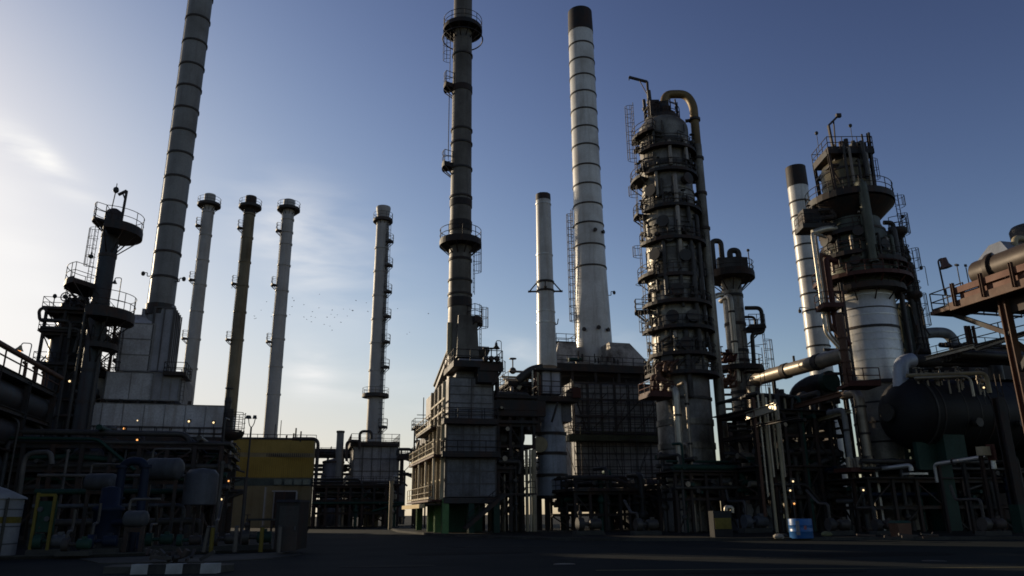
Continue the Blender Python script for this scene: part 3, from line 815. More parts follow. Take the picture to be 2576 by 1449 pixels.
part('ladder', MB().ladder(V3((x2 + r2 + 1.5, y2 - .5, z2(1010))), z2(830) - z2(1010), (1, 0, 0), True), STEEL, o2)
# scaffold beside the slim column
sx, sy = ax(1893, 900, 63.5)
o = thing('scaffold', 'thin pole scaffold on the sky side of the slim column', 'scaffold', (sx, sy, .12))
sc = MB()
zlo, zhi = .12, Zat(790, sx, sy)
for dx in (-.55, .65):
    for dy in (-.5, .6): sc.cyl((sx + dx, sy + dy, zlo), (sx + dx + .05, sy + dy, zhi - rnd.random() * 2 - (2.2 if dx > 0 else 0)), .03, n=5)
z = 2.0
while z < zhi - 1:
    sc.cyl((sx - 1.0 + rnd.random() * .5, sy - .5, z), (sx + 1.2, sy - .5, z + rnd.random() * .3), .028, n=5); sc.cyl((sx - .6, sy + .6, z + .2), (sx + .9, sy + .6, z + .2), .028, n=5); z += rnd.uniform(.9, 1.8)
part('poles', sc, STEEL, o)
for row in (1000, 935): part('boards', MB().box((sx, sy, Zat(row, sx, sy)), (1.6, 1.3, .08)), mat('scaffold_boards', (.12, .085, .05), .8), o)

# -- the vacuum tower at the right: narrow head, cone, wide shell, bright tank below
TY = 64
xT, yT = ax(2150, 600, TY)
def zt_(py): return Zat(py, xT, yT - 1.8)
def mT(py): return mpp((xT, yT, zt_(py)))
oT = thing('vacuum_tower', 'stout tower with a caged narrow head, dark cone and bright aluminium lower shell', 'tower', (xT, yT, .12))
rh, rn, rw, rt_ = 57 * mT(450), 63 * mT(548), 84 * mT(640), 71 * mT(800)
Zc = zt_(545)
MIDM = mat('dark_greenish_lagging', (.10, .105, .08), .5, .2, (.03, .028, .02), .6, .4, .6, .25)
HEADM = mat('tan_head_lagging', (.17, .145, .085), .5, .25, (.06, .045, .025), .5, .5, .5, .2)
part('head_vessel', MB().lathe(xT, yT, [(rh, zt_(505)), (rh, zt_(412)), (rh * .93, zt_(400)), (rh * .7, zt_(391)), (.05, zt_(386))], 40), HEADM, oT)
part('upper_shell', MB().lathe(xT, yT, [(rw, zt_(712)), (rw, zt_(622)), (rw * .97, zt_(606)), (rn * 1.06, zt_(566)), (rn, zt_(556)), (rn, zt_(520)), (rh, zt_(503))], 48), MIDM, oT)
zb0, zb1 = zt_(960), zt_(715)
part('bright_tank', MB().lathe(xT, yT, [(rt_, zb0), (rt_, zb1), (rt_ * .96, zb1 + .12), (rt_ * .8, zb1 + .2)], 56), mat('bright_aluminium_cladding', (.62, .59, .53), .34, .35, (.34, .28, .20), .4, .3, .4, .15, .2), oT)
for row in (742, 775, 792, 822, 838, 855, 880, 905, 925):
    part('seam_band', MB().ring(xT, yT, rt_, zt_(row), .10 if row != 822 else .22, .025 if row != 822 else .05, 56), DR if row in (822, 775) else ALU, oT)
part('neck_band', MB().ring(xT, yT, rt_, zb0, .3, .08, 56), DR, oT)
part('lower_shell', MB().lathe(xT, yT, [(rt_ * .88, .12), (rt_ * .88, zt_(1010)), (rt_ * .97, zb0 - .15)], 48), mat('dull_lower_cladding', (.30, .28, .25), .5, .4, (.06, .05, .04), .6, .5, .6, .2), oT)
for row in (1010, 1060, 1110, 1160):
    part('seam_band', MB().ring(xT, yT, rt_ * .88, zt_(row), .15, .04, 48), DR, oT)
# cage of columns, deck and rail round the head
zd = zt_(372)
cg = MB(); R1 = rh * .97
corner = [(-R1, -R1 * .8), (R1 * .93, -R1 * .8), (R1 * .93, R1 * .8), (-R1, R1 * .8)]
for cx_, cy_ in corner: cg.ibeam((xT + cx_ * .9, yT + cy_, zt_(498)), (xT + cx_, yT + cy_, zd + 1.6 if cx_ > 0 else zd), .24, .24)
cg.ibeam((xT - R1 * .35, yT - R1 * .8, zt_(470)), (xT - R1 * .35, yT - R1 * .8, zd), .18, .18); cg.ibeam((xT + R1 * .4, yT - R1 * .8, zt_(440)), (xT + R1 * .4, yT - R1 * .8, zd), .2, .2)
for zz in (zd - 1.6, zd - 5.0):
    for i in range(4):
        a, b = corner[i], corner[(i + 1) % 4]
        cg.beam((xT + a[0] * .97, yT + a[1], zz), (xT + b[0] * .97, yT + b[1], zz), .16, .2)
cg.beam((xT - R1, yT - R1 * .8, zd - 1.6), (xT - R1 * .35, yT - R1 * .8, zd - 5), .1); cg.beam((xT + R1 * .93, yT - R1 * .8, zd - 5), (xT + R1 * .4, yT - R1 * .8, zd - 1.6), .1)
part('steel_cage', cg, STEEL, oT)
dk_ = part('platform', MB().box((xT, yT, zd - .28), (R1 * 2.08, R1 * 1.8, .5)).box((xT + .2, yT + .2, zd - .95), (R1 * 1.5, R1 * 1.4, .8)), STEEL, oT)
part('railing', MB().rail([V3((xT + i * R1 * 1.02, yT + j * R1 * .88, zd)) for i, j in ((-1, -1), (1, -1), (1, 1), (-1, 1))], 1.15, .04, 1.3, closed=True), STEEL, dk_)
eq = MB()
for i in range(9):
    p = V3((xT + rnd.uniform(-1.4, 2.2), yT + rnd.uniform(-1.5, 1.5), zd)); h_ = rnd.uniform(.6, 1.7)
    part('vent_stub', MB().cyl(p, p + Z * h_, rnd.uniform(.08, .3), n=8), DR, oT)
eq.box((xT + 1.4, yT, zd + .6), (1.3, 1.2, 1.1)); eq.vessel((xT - 1, yT + .3, zd + .8), (xT + .6, yT + .3, zd + .8), .4, 12)
part('top_equipment', eq, DR, oT)
t0 = P(2084, 316, yT - .3); t1 = P(2112, 288, yT - .3); tb = V3((t0.x + .15, t0.y, zd))
part('davit', MB().beam(tb, t0, .2).beam(t0, t1, .18).beam(t0 + (t1 - t0) * .45, tb + Z * 1.0 + X0 * .25, .1).box(t0.lerp(t1, .9), (.45, .3, .35), 0), DR, oT)
for px, py in ((2054, 335), (2139, 316)):
    q = P(px, py, yT - 1); b = V3((q.x, q.y, zd))
    part('lamp', MB().cyl(b, q, .03, n=5).ball(q, .17, 1.1, 8), LAMPM, oT)
part('ladder', MB().ladder(V3((xT + R1 + .1, yT - .6, zt_(492))), zd - zt_(492), (1, 0, 0), True), STEEL, oT)
for px, ra, rb, rad, m in ((2105, 392, 520, .12, PIPED), (2120, 400, 560, .13, PIPEM), (2148, 385, 470, .18, PIPED), (2162, 410, 510, .12, PIPEM), (2136, 430, 500, .1, PIPED)):
    faceline(oT, xT, yT, rh, px, ra, rb, rad, m, .3)
for row in (420, 448, 470): part('lagging_band', MB().ring(xT, yT, rh, zt_(row), .2, .06, 40), DR, oT)
zr = zt_(492)
platform(oT, xT, yT, zr, rh, 103 * mT(495), 0, 360, STEEL, STEEL, 1.15, True, thick=.45)
zs_ = zt_(508)
part('platform_skirt', MB().lathe(xT, yT, [(rh * 1.02, zt_(547)), (101 * mT(510), zs_)], 40, False, sharp=True), STEEL, oT)
for row, r_, w_ in ((612, rw, .3), (640, rw, .18), (668, rw, .2), (575, rn * 1.12, .2)): part('lagging_band', MB().ring(xT, yT, r_, zt_(row), w_, .07, 48), DR, oT)
for row, r_, a0, a1 in ((585, rn * 1.1, 185, 255), (645, rw, 178, 250), (662, rw, 268, 366)):
    platform(oT, xT, yT, zt_(row), r_, r_ + .9, a0, a1, STEEL, STEEL, 1.0, True, thick=.22)
for px, ra, rb in ((2085, 625, 690), (2108, 622, 670), (2170, 620, 690), (2190, 628, 660), (2208, 622, 700), (2075, 640, 700)):
    faceline(oT, xT, yT, rw, px, ra, rb, rnd.uniform(.09, .2), rnd.choice([PIPED, MIDM, PIPEM, DR]), .45)
for ra, rb, a in ((645, 615, 200), (700, 645, 290)):
    ladder(oT, xT, yT, rw + .3, a, zt_(ra), zt_(rb), True, STEEL, .5, .25)
for i in range(14):
    a_ = R_(rnd.uniform(190, 350)); z_ = zt_(rnd.uniform(515, 690)); r_ = rn + .1 if z_ > zt_(575) else rw + .05
    d = V3((math.cos(a_), math.sin(a_), 0)); c = V3((xT, yT, z_)) + d * r_; k_ = rnd.uniform(.15, .4)
    part('nozzle', MB().cyl(c - d * .6, c + d * .4, k_, n=10).cyl(c + d * .4, c + d * .5, k_ * 1.4, n=10), rnd.choice([DR, MIDM]), oT)
platform(oT, xT, yT, zt_(700), rw * .97, rw + 1.15, 170, 372, REDS, REDS, 1.0, True, thick=.18)
platform(oT, xT, yT, zt_(722), rw * .7, rw + .5, 200, 395, STEEL, STEEL, 1.0, True, thick=.35)
faceline(oT, xT, yT, rn, 2140, 498, 690, .42, MIDM, 1.2, 'drop_pipe'); faceline(oT, xT, yT, rw, 2224, 600, 690, .25, PIPED, .35); faceline(oT, xT, yT, rt_, 2262, 720, 950, .22, PIPED, .5); faceline(oT, xT, yT, rt_, 2254, 720, 900, .12, BLACKP, .5)
# left-hand manifold at the neck
mf = MB()
for i in range(9):
    p = V3((xT - rn - rnd.uniform(.3, 2.6), yT - rnd.uniform(0, 1.6), zt_(rnd.uniform(520, 572))))
    mf.pipe([p, p + V3((rnd.uniform(.5, 1.3), 0, 0)), p + V3((rnd.uniform(.5, 1.3), 0, rnd.uniform(.4, 1.3)))], rnd.uniform(.12, .25), 8, .2); valve(mf, p, .16)
part('valve_piping', mf, DR, oT)
pb = V3((xT - rn - 1.5, yT - .8, zt_(566)))
d = part('platform', MB().box(pb, (3.0, 2.0, .35)).box(pb + V3((-.4, 0, 1.1)), (1.5, 1.3, 1.3)), STEEL, oT)
part('railing', MB().rail([pb + V3((1.4, -.95, .1)), pb + V3((-1.45, -.95, .1)), pb + V3((-1.45, .95, .1))], 1.1, .035, 1), STEEL, d)
part('lit_elbow_pipe', MB().pipe([pb + V3((-.8, -1.15, -.75)), pb + V3((.5, -1.15, -.35)), pb + V3((1.4, -.9, -.3))], .28, 10, .5), GOLD, oT)
# stepped walkways on the sky side of the tower
for row, px_c, wpx, a0, a1 in ((582, 2255, 52, -100, 80), (652, 2268, 44, -100, 60), (742, 2296, 44, -110, 60), (885, 2320, 40, -110, 60)):
    q = P(px_c, row, yT + .4)
    rr = wpx * mpp(q) / 2
    st_ = MB().lathe(q.x, q.y, [(.12, q.z - rr * 1.3), (rr * .75, q.z - rr * .45), (rr, q.z - .22), (rr, q.z)], 18)
    st_.beam((xT + rw * .8, yT, q.z - .25), (q.x, q.y, q.z - .25), .35, .3)
    d = part('balcony', st_, STEEL, oT)
    part('railing', MB().rail(arcpath(q.x, q.y, rr * .96, q.z, R_(-150), R_(100), 12), 1.15, .035, 1.2), STEEL, d)
    part('ladder', MB().ladder(V3((q.x + .3, q.y - rr * .4, q.z)), 3.4 + rnd.random() * 1.8, (.5, -1, 0), True), STEEL, oT)
for px, py in ((2271, 541), (2258 + 60, 670)):
    q = P(px, py, yT); b = V3((q.x + .3, q.y, q.z - 1.8))
    part('lamp', MB().pipe([b, b + Z * 1.8, b + Z * 1.8 - X0 * .3], .03, 5, .1).ball(b + Z * 1.65 - X0 * .35, .16, 1.2, 8), LAMPM, oT)
sidep = MB()
for px, ra, rb, rad in ((2262, 590, 950, .3), (2278, 620, 930, .2), (2293, 660, 935, .16), (2245, 560, 700, .22)):
    a = P(px, ra, yT + .3); sidep.pipe([V3((a.x - .8, a.y, a.z)), a, V3((a.x + .2, a.y, Zat(rb, a.x, a.y)))], rad, 8, .4)
part('side_pipe', sidep, PIPED, oT)
sq = MB()
for i in range(18):
    p = V3((xT + rt_ + rnd.uniform(.2, 2.3), yT + rnd.uniform(-1.5, 1), zt_(rnd.uniform(760, 950))))
    sq.beam(p, p + V3((rnd.uniform(-.8, .8), 0, rnd.uniform(.2, 1.3))), rnd.uniform(.06, .16))
part('bracket_steel', sq, STEEL, oT)
side_drum = P(2275, 780, yT + 1.8)
part('side_drum', MB().lathe(side_drum.x, side_drum.y, [(1.5, .12), (1.5, side_drum.z), (1.0, side_drum.z + .5), (.05, side_drum.z + .7)], 24), MIDM, oT)
# red risers on the lit side, some coloured sunlit orange
for px0, py0, px1, py1, rad, m in ((2042, 585, 2075, 838, .13, GOLD), (2052, 590, 2080, 838, .10, PIPEM), (2063, 640, 2090, 820, .16, ORNG), (2078, 650, 2098, 830, .24, REDS)):
    a = P(px0, py0, TY - 3.0); b = P(px1, py1, TY - 3.0)
    part('riser_pipe', MB().pipe([V3((a.x + 1.2, yT - 2.2, a.z)), a, V3((a.x + .05, a.y, b.z)), V3((a.x + 1.0, a.y, b.z - 1.3))], rad, 10, .35), m, oT)
a = P(2088, 800, TY - 3.4); b = P(2140, 968, TY - 3.4)
RED_P = V3((P(2112, 800, TY - 7).x, TY - 7, 0))
rp_ = MB().cyl((RED_P.x, RED_P.y, zt_(830)), (RED_P.x, RED_P.y, Zat(975, RED_P.x, RED_P.y)), .30, n=14)
for row in (850, 880, 910, 940): rp_.ring(RED_P.x, RED_P.y, .3, Zat(row, RED_P.x, RED_P.y), .12, .09, 14)
part('flanged_riser', rp_, ORNG, oT)
rk = MB()
for px in (2094, 2120):
    q = P(px, 760, TY - 2.6); rk.ibeam((q.x, q.y, .12), (q.x, q.y, Zat(712, q.x, q.y)), .3, .3)
for row in (735, 790, 830, 880, 940, 1000):
    q0, q1 = P(2072, row, TY - 2.6), P(2130, row, TY - 2.6); rk.beam(q0, q1, .2, .22)
part('support_frame', rk, STEEL, oT)
for row, w0, w1 in ((775, 2062, 2112),):
    q = P((w0 + w1) / 2, row, TY - 3.6); wd = (w1 - w0) * mpp(q)
    d = part('platform', MB().box(q, (wd, 1.8, .25)), REDS, oT)
    part('railing', MB().rail([q + V3((-wd / 2, .8, .1)), q + V3((-wd / 2, -.85, .1)), q + V3((wd / 2, -.85, .1))], 1.1, .035, 1), REDS, d)
q = P(2160, 972, TY - 7.6); wd = 80 * mpp(q)
d = part('platform', MB().box(q, (wd, 2.2, .26)), REDS, oT)
part('railing', MB().rail([q + V3((-wd / 2, -1.05, .1)), q + V3((wd / 2, -1.05, .1))], 1.1, .04, 1), REDS, d)

# -- dark column at the left, silhouetted
x3, y3 = ax(262, 700, 68)
def z3(py): return Zat(py, x3, y3 - .6)
r3 = 20.5 * mpp((x3, y3, z3(700)))
SILM = mat('dark_column_paint', (.040, .045, .048), .55, .1, (.05, .02, .012), .4, .4, .6, .2)
o3 = thing('splitter_column', 'dark slim column with half-round railed platforms against the bright sky', 'column', (x3, y3, .12))
zt3 = z3(536)
part('shell', MB().lathe(x3, y3, [(r3, .12), (r3, zt3), (r3 * .85, zt3 + .4), (r3 * .4, zt3 + .65), (.05, zt3 + .7)], 32), SILM, o3)
for row in (590, 640, 760, 850, 930, 1010): part('lagging_band', MB().ring(x3, y3, r3, z3(row), .3, .05, 32), DR, o3)
platform(o3, x3, y3, z3(572), r3, r3 + 2.0, -75, 100, STEEL, STEEL, 1.45, True, thick=.7)
platform(o3, x3, y3, z3(552), r3, r3 + 1.0, 100, 235, STEEL, STEEL, 1.5, True, thick=.25)
platform(o3, x3, y3, z3(716), r3, r3 + 2.4, 120, 250, STEEL, STEEL, 1.5, True, thick=.45)
platform(o3, x3, y3, z3(786), r3, r3 + 2.3, -80, 60, STEEL, STEEL, 1.7, True, thick=.8)
platform(o3, x3, y3, z3(868), r3, r3 + 1.3, -70, 60, STEEL, STEEL, 1.6, True, thick=.35)
ladder(o3, x3, y3, r3 + .45, 172, z3(716), z3(548), True, STEEL, .5, .35)
ladder(o3, x3, y3, r3 + .2, 5, z3(868), z3(790), True, STEEL, .5, .3)
t0 = P(319, 480, y3 - .5); t1 = P(298, 490, y3 - .5); tb = V3((t0.x - .1, t0.y, z3(572)))
part('davit', MB().beam(tb, t0, .2).beam(t0, t1, .22).beam(tb.lerp(t0, .75), t0.lerp(t1, .5), .1), DR, o3)
q = P(292, 478, y3); b = V3((q.x - .25, q.y, z3(552)))
part('mast', MB().cyl(b, V3((q.x, q.y, q.z)), .05, n=6).ball(q, .28, 1.2, 8).cyl(q, q + Z * .7, .04, n=5), LAMPM, o3)
q = P(229, 645, y3 - .6)
part('lamp', MB().pipe([V3((x3 - r3 - .5, q.y, q.z + .3)), V3((q.x, q.y, q.z + .5)), q], .04, 5, .1).ball(q, .24, .9, 8), LAMPM, o3)
b = V3((P(307, 732, y3).x, y3 - .4, z3(786))); tt = P(310, 702, y3)
part('lamp', MB().pipe([b, V3((b.x, b.y, tt.z)), V3((b.x - .6, b.y, tt.z)), V3((b.x - .6, b.y, tt.z - .25))], .04, 6, .2).lathe(b.x - .6, b.y, [(.06, tt.z - .2), (.14, tt.z - .4), (.24, tt.z - .55)], 10), LAMPM, o3)
for a in (200, 215, 330):
    t = R_(a); c = V3((x3 + (r3 + .3) * math.cos(t), y3 + (r3 + .3) * math.sin(t), 0))
    part('side_pipe', MB().cyl((c.x, c.y, .12), (c.x, c.y, z3(735 + a % 60)), .13, n=8), PIPED, o3)
# ---------------------------------------------------------------- furnaces, frames, building
rg = random.Random(21)
def gpt(o, a, b, z): return V3((o.x, o.y, 0)) + A * a + B * b + Z * z
def frame(name, label, cat, px0, px1, rows, Y, depth, nb, nd=1, m=None, deck_rows=None, brace=True, rail=True, pipes=0, pm=None, group=None, col=.3, seed=1, vessels=0, base=.12, post_m=None, pr=(.08, .25), solid=0):
    """open steel structure on the plant's grid: columns, beams, decks, railings, pipework"""
    m = m or STEEL; r = random.Random(seed)
    pm_ = P((px0 + px1) / 2, (rows[0] + rows[-1]) / 2, Y)
    wd = (px1 - px0) * mpp(pm_)
    zs = [Zat(q, pm_.x, pm_.y) for q in rows]            # top first
    o = thing(name, label, cat, (pm_.x, pm_.y, base), group)
    c0 = V3((pm_.x, pm_.y, 0)) - B * (wd / 2)
    def q(i, j, z): return c0 + B * (wd * i / nb) + A * (depth * j / nd) + Z * z
    for i in range(nb + 1):
        for j in range(nd + 1):
            part('column', MB().ibeam(q(i, j, base), q(i, j, zs[0]), col, col), post_m or m, o)
    for k, z in enumerate(zs):
        bm = MB()
        for j in range(nd + 1): bm.ibeam(q(0, j, z - .15), q(nb, j, z - .15), col * .8, col)
        for i in range(nb + 1): bm.ibeam(q(i, 0, z - .15), q(i, nd, z - .15), col * .8, col)
        zl = zs[k + 1] if k + 1 < len(zs) else base
        if brace:
            for i in range(nb):
                if r.random() < .45:
                    a, b = (i, i + 1) if r.random() < .5 else (i + 1, i)
                    part('brace', MB().beam(q(a, 0, zl), q(b, 0, z - .2), col * .4), m, o)
            if r.random() < .6: part('brace', MB().beam(q(0, 0, zl), q(0, nd, z - .2), col * .4), m, o)
        part('beam_grid', bm, m, o)
    for k in (deck_rows if deck_rows is not None else range(len(zs))):
        z = zs[k]
        d = part('deck', MB().box(q(nb / 2, nd / 2, z + .06), (wd + .8, depth + .8, .10), GR), m, o)
        if rail:
            e = .35
            pts = [q(0, 0, z + .11) - B * e - A * e, q(nb, 0, z + .11) + B * e - A * e, q(nb, nd, z + .11) + B * e + A * e, q(0, nd, z + .11) - B * e + A * e]
            part('railing', MB().rail(pts, 1.1, .035, 1.7, closed=True), m, d)
    for k in range(pipes):
        mb = MB(); rad = r.uniform(*pr); z = r.choice(zs) + r.uniform(.3, 1.4); j = r.uniform(-.1, 1.0) * nd; kind = r.random()
        if kind < .4:
            mb.pipe([q(-.1, j, z), q(nb * r.uniform(.4, 1.1), j, z), q(nb * r.uniform(.4, 1.1), j, z) - Z * r.uniform(1, 3)], rad, 8, rad * 3)
        elif kind < .8:
            x = r.uniform(0, nb); zt = z + r.uniform(-.5, 1.0)
            mb.pipe([q(x, j, base), q(x, j, zt), q(x + r.uniform(-.6, .6), j + .3, zt)], rad, 8, rad * 3)
            valve(mb, q(x, j, base + r.uniform(1, 3)), rad * 1.5)
        else:
            x = r.uniform(0, nb)
            mb.pipe([q(x, -.15, z), q(x, nd * 1.1, z)], rad, 8)
        part('pipe', mb, r.choice(pm or [PIPED, PIPED, PIPEM]), o)
    for k in range(vessels):
        z = r.choice(zs[1:] or zs) ; x = r.uniform(.2, .8) * nb; rad = r.uniform(.5, .95)
        part('vessel', MB().vessel(q(x - .3 * nb / max(1, nb), nd * .5, z + rad + .2), q(x + .5, nd * .5, z + rad + .2), rad, 16), r.choice([PIPED, CLADD, MIDM]), o)
    return o, q, zs

# ================= the middle furnace =================
YD = 66
TAN = mat('tan_painted_posts', (.36, .30, .19), .55, 0, (.08, .05, .03), .4, .5, .5, .15)
cb, sb = gbox(1122, 1250, 1062, 1250, YD, 16.5)
fl = V3(cb) - A * (sb[1] / 2) - B * (sb[0] / 2)             # front left edge of the block
def zD(py): return Zat(py, fl.x, fl.y)
oM = thing('furnace', 'tall grey clad furnace raised on green legs, walkways down its lit side', 'furnace', (cb.x, cb.y, .12))
part('radiant_box', MB().box(cb, sb, GR), CLADD, oM)
part('cladding_seam', clad_ribs(cb, sb, 3, 6), SEAM, oM)
cm, sm_ = gbox(1129, 1243, 950, 1058, YD + .6, 8.5)
part('convection_box', MB().box(cm, sm_, GR), CLAD, oM)
part('cladding_seam', clad_ribs(cm, sm_, 2, 5, .04, .09), SEAM, oM)
cm2, sm2 = gbox(1102, 1215, 1040, 1060, YD + 9, 7.5)
part('convection_box', MB().box(cm2, sm2, GR), CLAD, oM)
part('cladding_seam', clad_ribs(cm2, sm2, 2, 1, .04, .09), SEAM, oM)
ct, st2 = gbox(1146, 1240, 897, 949.5, YD + 1.4, 7.0)
part('hood', MB().box(ct, st2, GR, (.72, .7)), CLAD, oM)
# sloping roof plate and lines at the back of the hood
hp = MB()
a_, b_ = P(1134, 872, YD + 3.5), P(1093, 978, YD + 9)
part('sloping_roof', MB().beam(a_ + B * 1.9, b_ + B * 1.9, 3.8, .5), CLAD, oM)
part('sloping_pipe', MB().tube([a_ + Z * .3, b_ + Z * .3], .16, 8), TAN, oM)
cm3, sm3 = gbox(1094, 1190, 985, 1040, YD + 9, 6)
part('convection_box', MB().box(cm3, sm3, GR), CLAD, oM)
for px, y0_, y1_, r, m in ((1131, 812, 893, .24, TAN), (1150, 818, 905, .22, TAN), (1162, 830, 905, .14, GOLD)):
    a = P(px, y0_, YD + 3.2); part('duct_pipe', MB().cyl(V3((a.x, a.y, Zat(y1_, a.x, a.y))), a, r, n=12), m, oM)
bpx = P(1168, 862, YD + 3.6)
part('stack_breeching', MB().box((bpx.x + .1, bpx.y, (Zat(800, bpx.x, bpx.y) + Zat(905, bpx.x, bpx.y)) / 2), (2.1, 2.6, Zat(800, bpx.x, bpx.y) - Zat(905, bpx.x, bpx.y)), GR, (.84, .8)), STACKD, oM)
# round deck at the top
def deck(o, px0, px1, py, Y, dep, m=STEEL, rail=True, h=1.1, thick=.3, name='platform', t=.04, fsides=(1, 1, 1, 1), step=1.3):
    pm = P((px0 + px1) / 2, py, Y); wd = (px1 - px0) * mpp(pm)
    c = pm + A * (dep / 2)
    d = part(name, MB().box(c - Z * thick / 2, (wd, dep, thick), GR), m, o)
    if rail:
        e = [c + B * (i * (wd / 2 - .05)) + A * (j * (dep / 2 - .05)) for i, j in ((-1, -1), (1, -1), (1, 1), (-1, 1))]
        part('railing', MB().rail(e, h, t, step, closed=True), m, d)
    return d, c, wd
d, c, wd = deck(oM, 1140, 1268, 912, YD - .4, 5, STEEL, True, 1.15, .4)
part('deck_trusses', MB().beam(c + B * (wd / 2) - A * 2.4 - Z * .4, c + B * (wd * .28) - A * 2.4 - Z * 1.9, .2).beam(c - A * 2.4 - Z * .45 + B * wd * .02, c - A * 2.4 - Z * .45 + B * (wd / 2), .3, .5).box(c + B * wd * .2 - A * 1.6 - Z * 1.0, (wd * .42, 1.6, 1.4), GR), STEEL, oM)
for px in (1222, 1236, 1250):
    q = P(px, 905, YD - .4); part('deck_valve', valve(MB(), q + Z * .1, .22), DR, oM)
lamp(1261, 857, YD - .5, 1.7, 'gooseneck lamp on the top deck corner of the middle furnace', arm=.45, head=.27)
part('ladder', MB().ladder(P(1259, 1000, YD + .5), 3.2, (.3, -1, 0), True), STEEL, oM)
# front decks
for px0, px1, py in ((1116, 1256, 1057), (1112, 1262, 1140)):
    deck(oM, px0, px1, py, YD - 1.0, 1.1, STEEL, True, 1.05, .3, 'walkway')
part('deck_fascia', MB().box(*(lambda g: (g[0], g[1], GR))(gbox(1116, 1256, 1252, 1266, YD - .3, 16.5))), DR, oM)
# side walkways with posts on the lit side
L_ = 16.5
for row, m, w_, nm in ((1143, REDS, 1.1, 'walkway'), (1062, STEEL, .9, 'walkway'), (1256, REDS, 1.2, 'walkway')):
    z = zD(row)
    c = gpt(fl, L_ / 2, -w_ / 2, z - .08)
    d = part(nm, MB().box(c, (w_, L_ if row != 1062 else 10, .16), GR), m, oM)
    L2 = L_ if row != 1062 else 10
    part('railing', MB().rail([c + A * (L2 / 2 * k) - B * (w_ / 2 - .05) + Z * .15 for k in (-1, 1)], 1.1, .035, 1.6), TAN, d)
for i in range(8):
    a = .4 + i * 2.25
    part('post', MB().ibeam(gpt(fl, a, -.28, zD(1256)), gpt(fl, a, -.28, zD(1064 if i < 4 else 1085)), .3, .34), TAN, oM)
    if i < 4: part('post', MB().ibeam(gpt(fl, a + .6, -.1, zD(1060)), gpt(fl, a + .6, -.1, zD(955)), .26, .3), TAN, oM)
    if i % 2 == 0: part('side_pipe', MB().cyl(gpt(fl, a + 1.2, -.8, zD(1256)), gpt(fl, a + 1.2, -.8, zD(1100)), .13, n=8), GOLD, oM)
for row in (1000, 1030, 1100, 1205):
    part('side_rail_beam', MB().beam(gpt(fl, .3, -.16, zD(row)), gpt(fl, 8.4 if row < 1062 else 16, -.16, zD(row)), .12, .16), TAN, oM)
for a in (0.1, 4.0, 8, 15.5):
    part('corner_post', MB().ibeam(gpt(fl, a, -.02, .12), gpt(fl, a, -.02, zD(1256)), .55, .55), LIMEG, oM)
for a, b in ((0.1, sb[0]), (0.1, sb[0] * .5), (8, sb[0]), (15.5, sb[0]), (11, sb[0] * .55)):
    part('leg', MB().ibeam(gpt(fl, a, b, .12), gpt(fl, a, b, zD(1258)), .5, .5), STEELG, oM)
part('undercarriage', MB().box(gpt(fl, 9, sb[0] * .55, 1.6), (sb[0] * .7, 11, 2.9), GR), mat('deep_green_panels', (.02, .06, .035), .7), oM)
# yellow-edged canopy at the far low corner
part('edge_beam', MB().box(gpt(fl, L_ * .48, -1.75, zD(1272)), (.16, L_ * .9, .34), GR), mat('sunlit_ochre_edge_paint', (.50, .38, .16), .5, 0, (.2, .13, .05), .4, .5, .4, .15), oM)  # sunlight on this edge put into a brighter ochre
part('canopy', MB().box(gpt(fl, L_ * .48, -.7, zD(1268)), (2.0, L_ * .9, .14), GR), STEEL, oM)
b0 = P(1168, 1330, YD - 1.6); b1 = P(1270, 1243, YD - 1.6)
stm = MB()
for k in (-.45, .45):
    stm.beam(b0 + A * k, b1 + A * k, .1, .3)
n_st = 18
for i in range(n_st):
    stm.box(b0.lerp(b1, (i + .5) / n_st), (.3, .9, .05))
stm.rail([b0 + A * -.45, b1 + A * -.45], 1.0, .03, 1.5, toe=False)
stm.rail([b1 + A * -.45, b1 + A * -.45 + B * 2.5], 1.0, .03, 1.5, toe=False); stm.box(b1 + B * 1.3, (2.6, .95, .12), GR)
solo('stairway', stm, STEEL, 'dark open stairway climbing under the middle furnace', 'stairway', (b0.x, b0.y, .12))
# small mast unit at the far end of the furnace side
o, q_, zs_f = frame('valve_tower', 'thin valve frame with a mast beyond the far end of the middle furnace', 'steel frame', 1048, 1072, [1078, 1105, 1150, 1200], 95, 2.4, 1, 1, STEEL, [0, 2], True, True, 7, [GOLD, PIPEM, PIPED], None, .18, 8)
t = P(1066, 1000, 95); part('mast', MB().cyl(V3((t.x, t.y, 6)), t, .06, n=6).beam(t - Z * 2.2 - B * .8, t - Z * 2.2 + B * .8, .08).beam(t - Z * 3.4 - B * 1.4, t - Z * 3.4 + B * .8, .1), STEEL, o)
part('loop_pipe', MB().pipe([P(1062, 1180, 94), P(1052, 1135, 94), P(1056, 1112, 94), P(1070, 1112, 94), P(1072, 1140, 94)], .35, 8, .8), PIPED, o)

# ================= process structure between the furnaces =================
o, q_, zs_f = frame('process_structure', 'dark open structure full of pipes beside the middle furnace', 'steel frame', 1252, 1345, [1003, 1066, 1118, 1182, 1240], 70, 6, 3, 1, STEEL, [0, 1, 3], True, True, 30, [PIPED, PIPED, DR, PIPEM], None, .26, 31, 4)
part('deep_girder', MB().box(q_(1.5, 0, zs_f[0] - .9) - A * .1, (5.6, .5, 1.4), GR).box(q_(1.6, .4, zs_f[0] - 1.8), (5.2, 2.6, 2.2), GR), STEEL, o)
part('vessel', MB().vessel(q_(1.2, .6, zs_f[2] + 1.0), q_(2.7, .6, zs_f[2] + 1.0), .9, 18), CLADD, o)
for i, (x, r_) in enumerate(((2.2, .14), (2.5, .1), (2.75, .16), (2.9, .12))):
    part('riser_pipe', MB().cyl(q_(x, -.1, .12), q_(x, -.1, zs_f[2] - .5), r_, n=8), [TAN, GOLD, TAN, PIPEM][i], o)
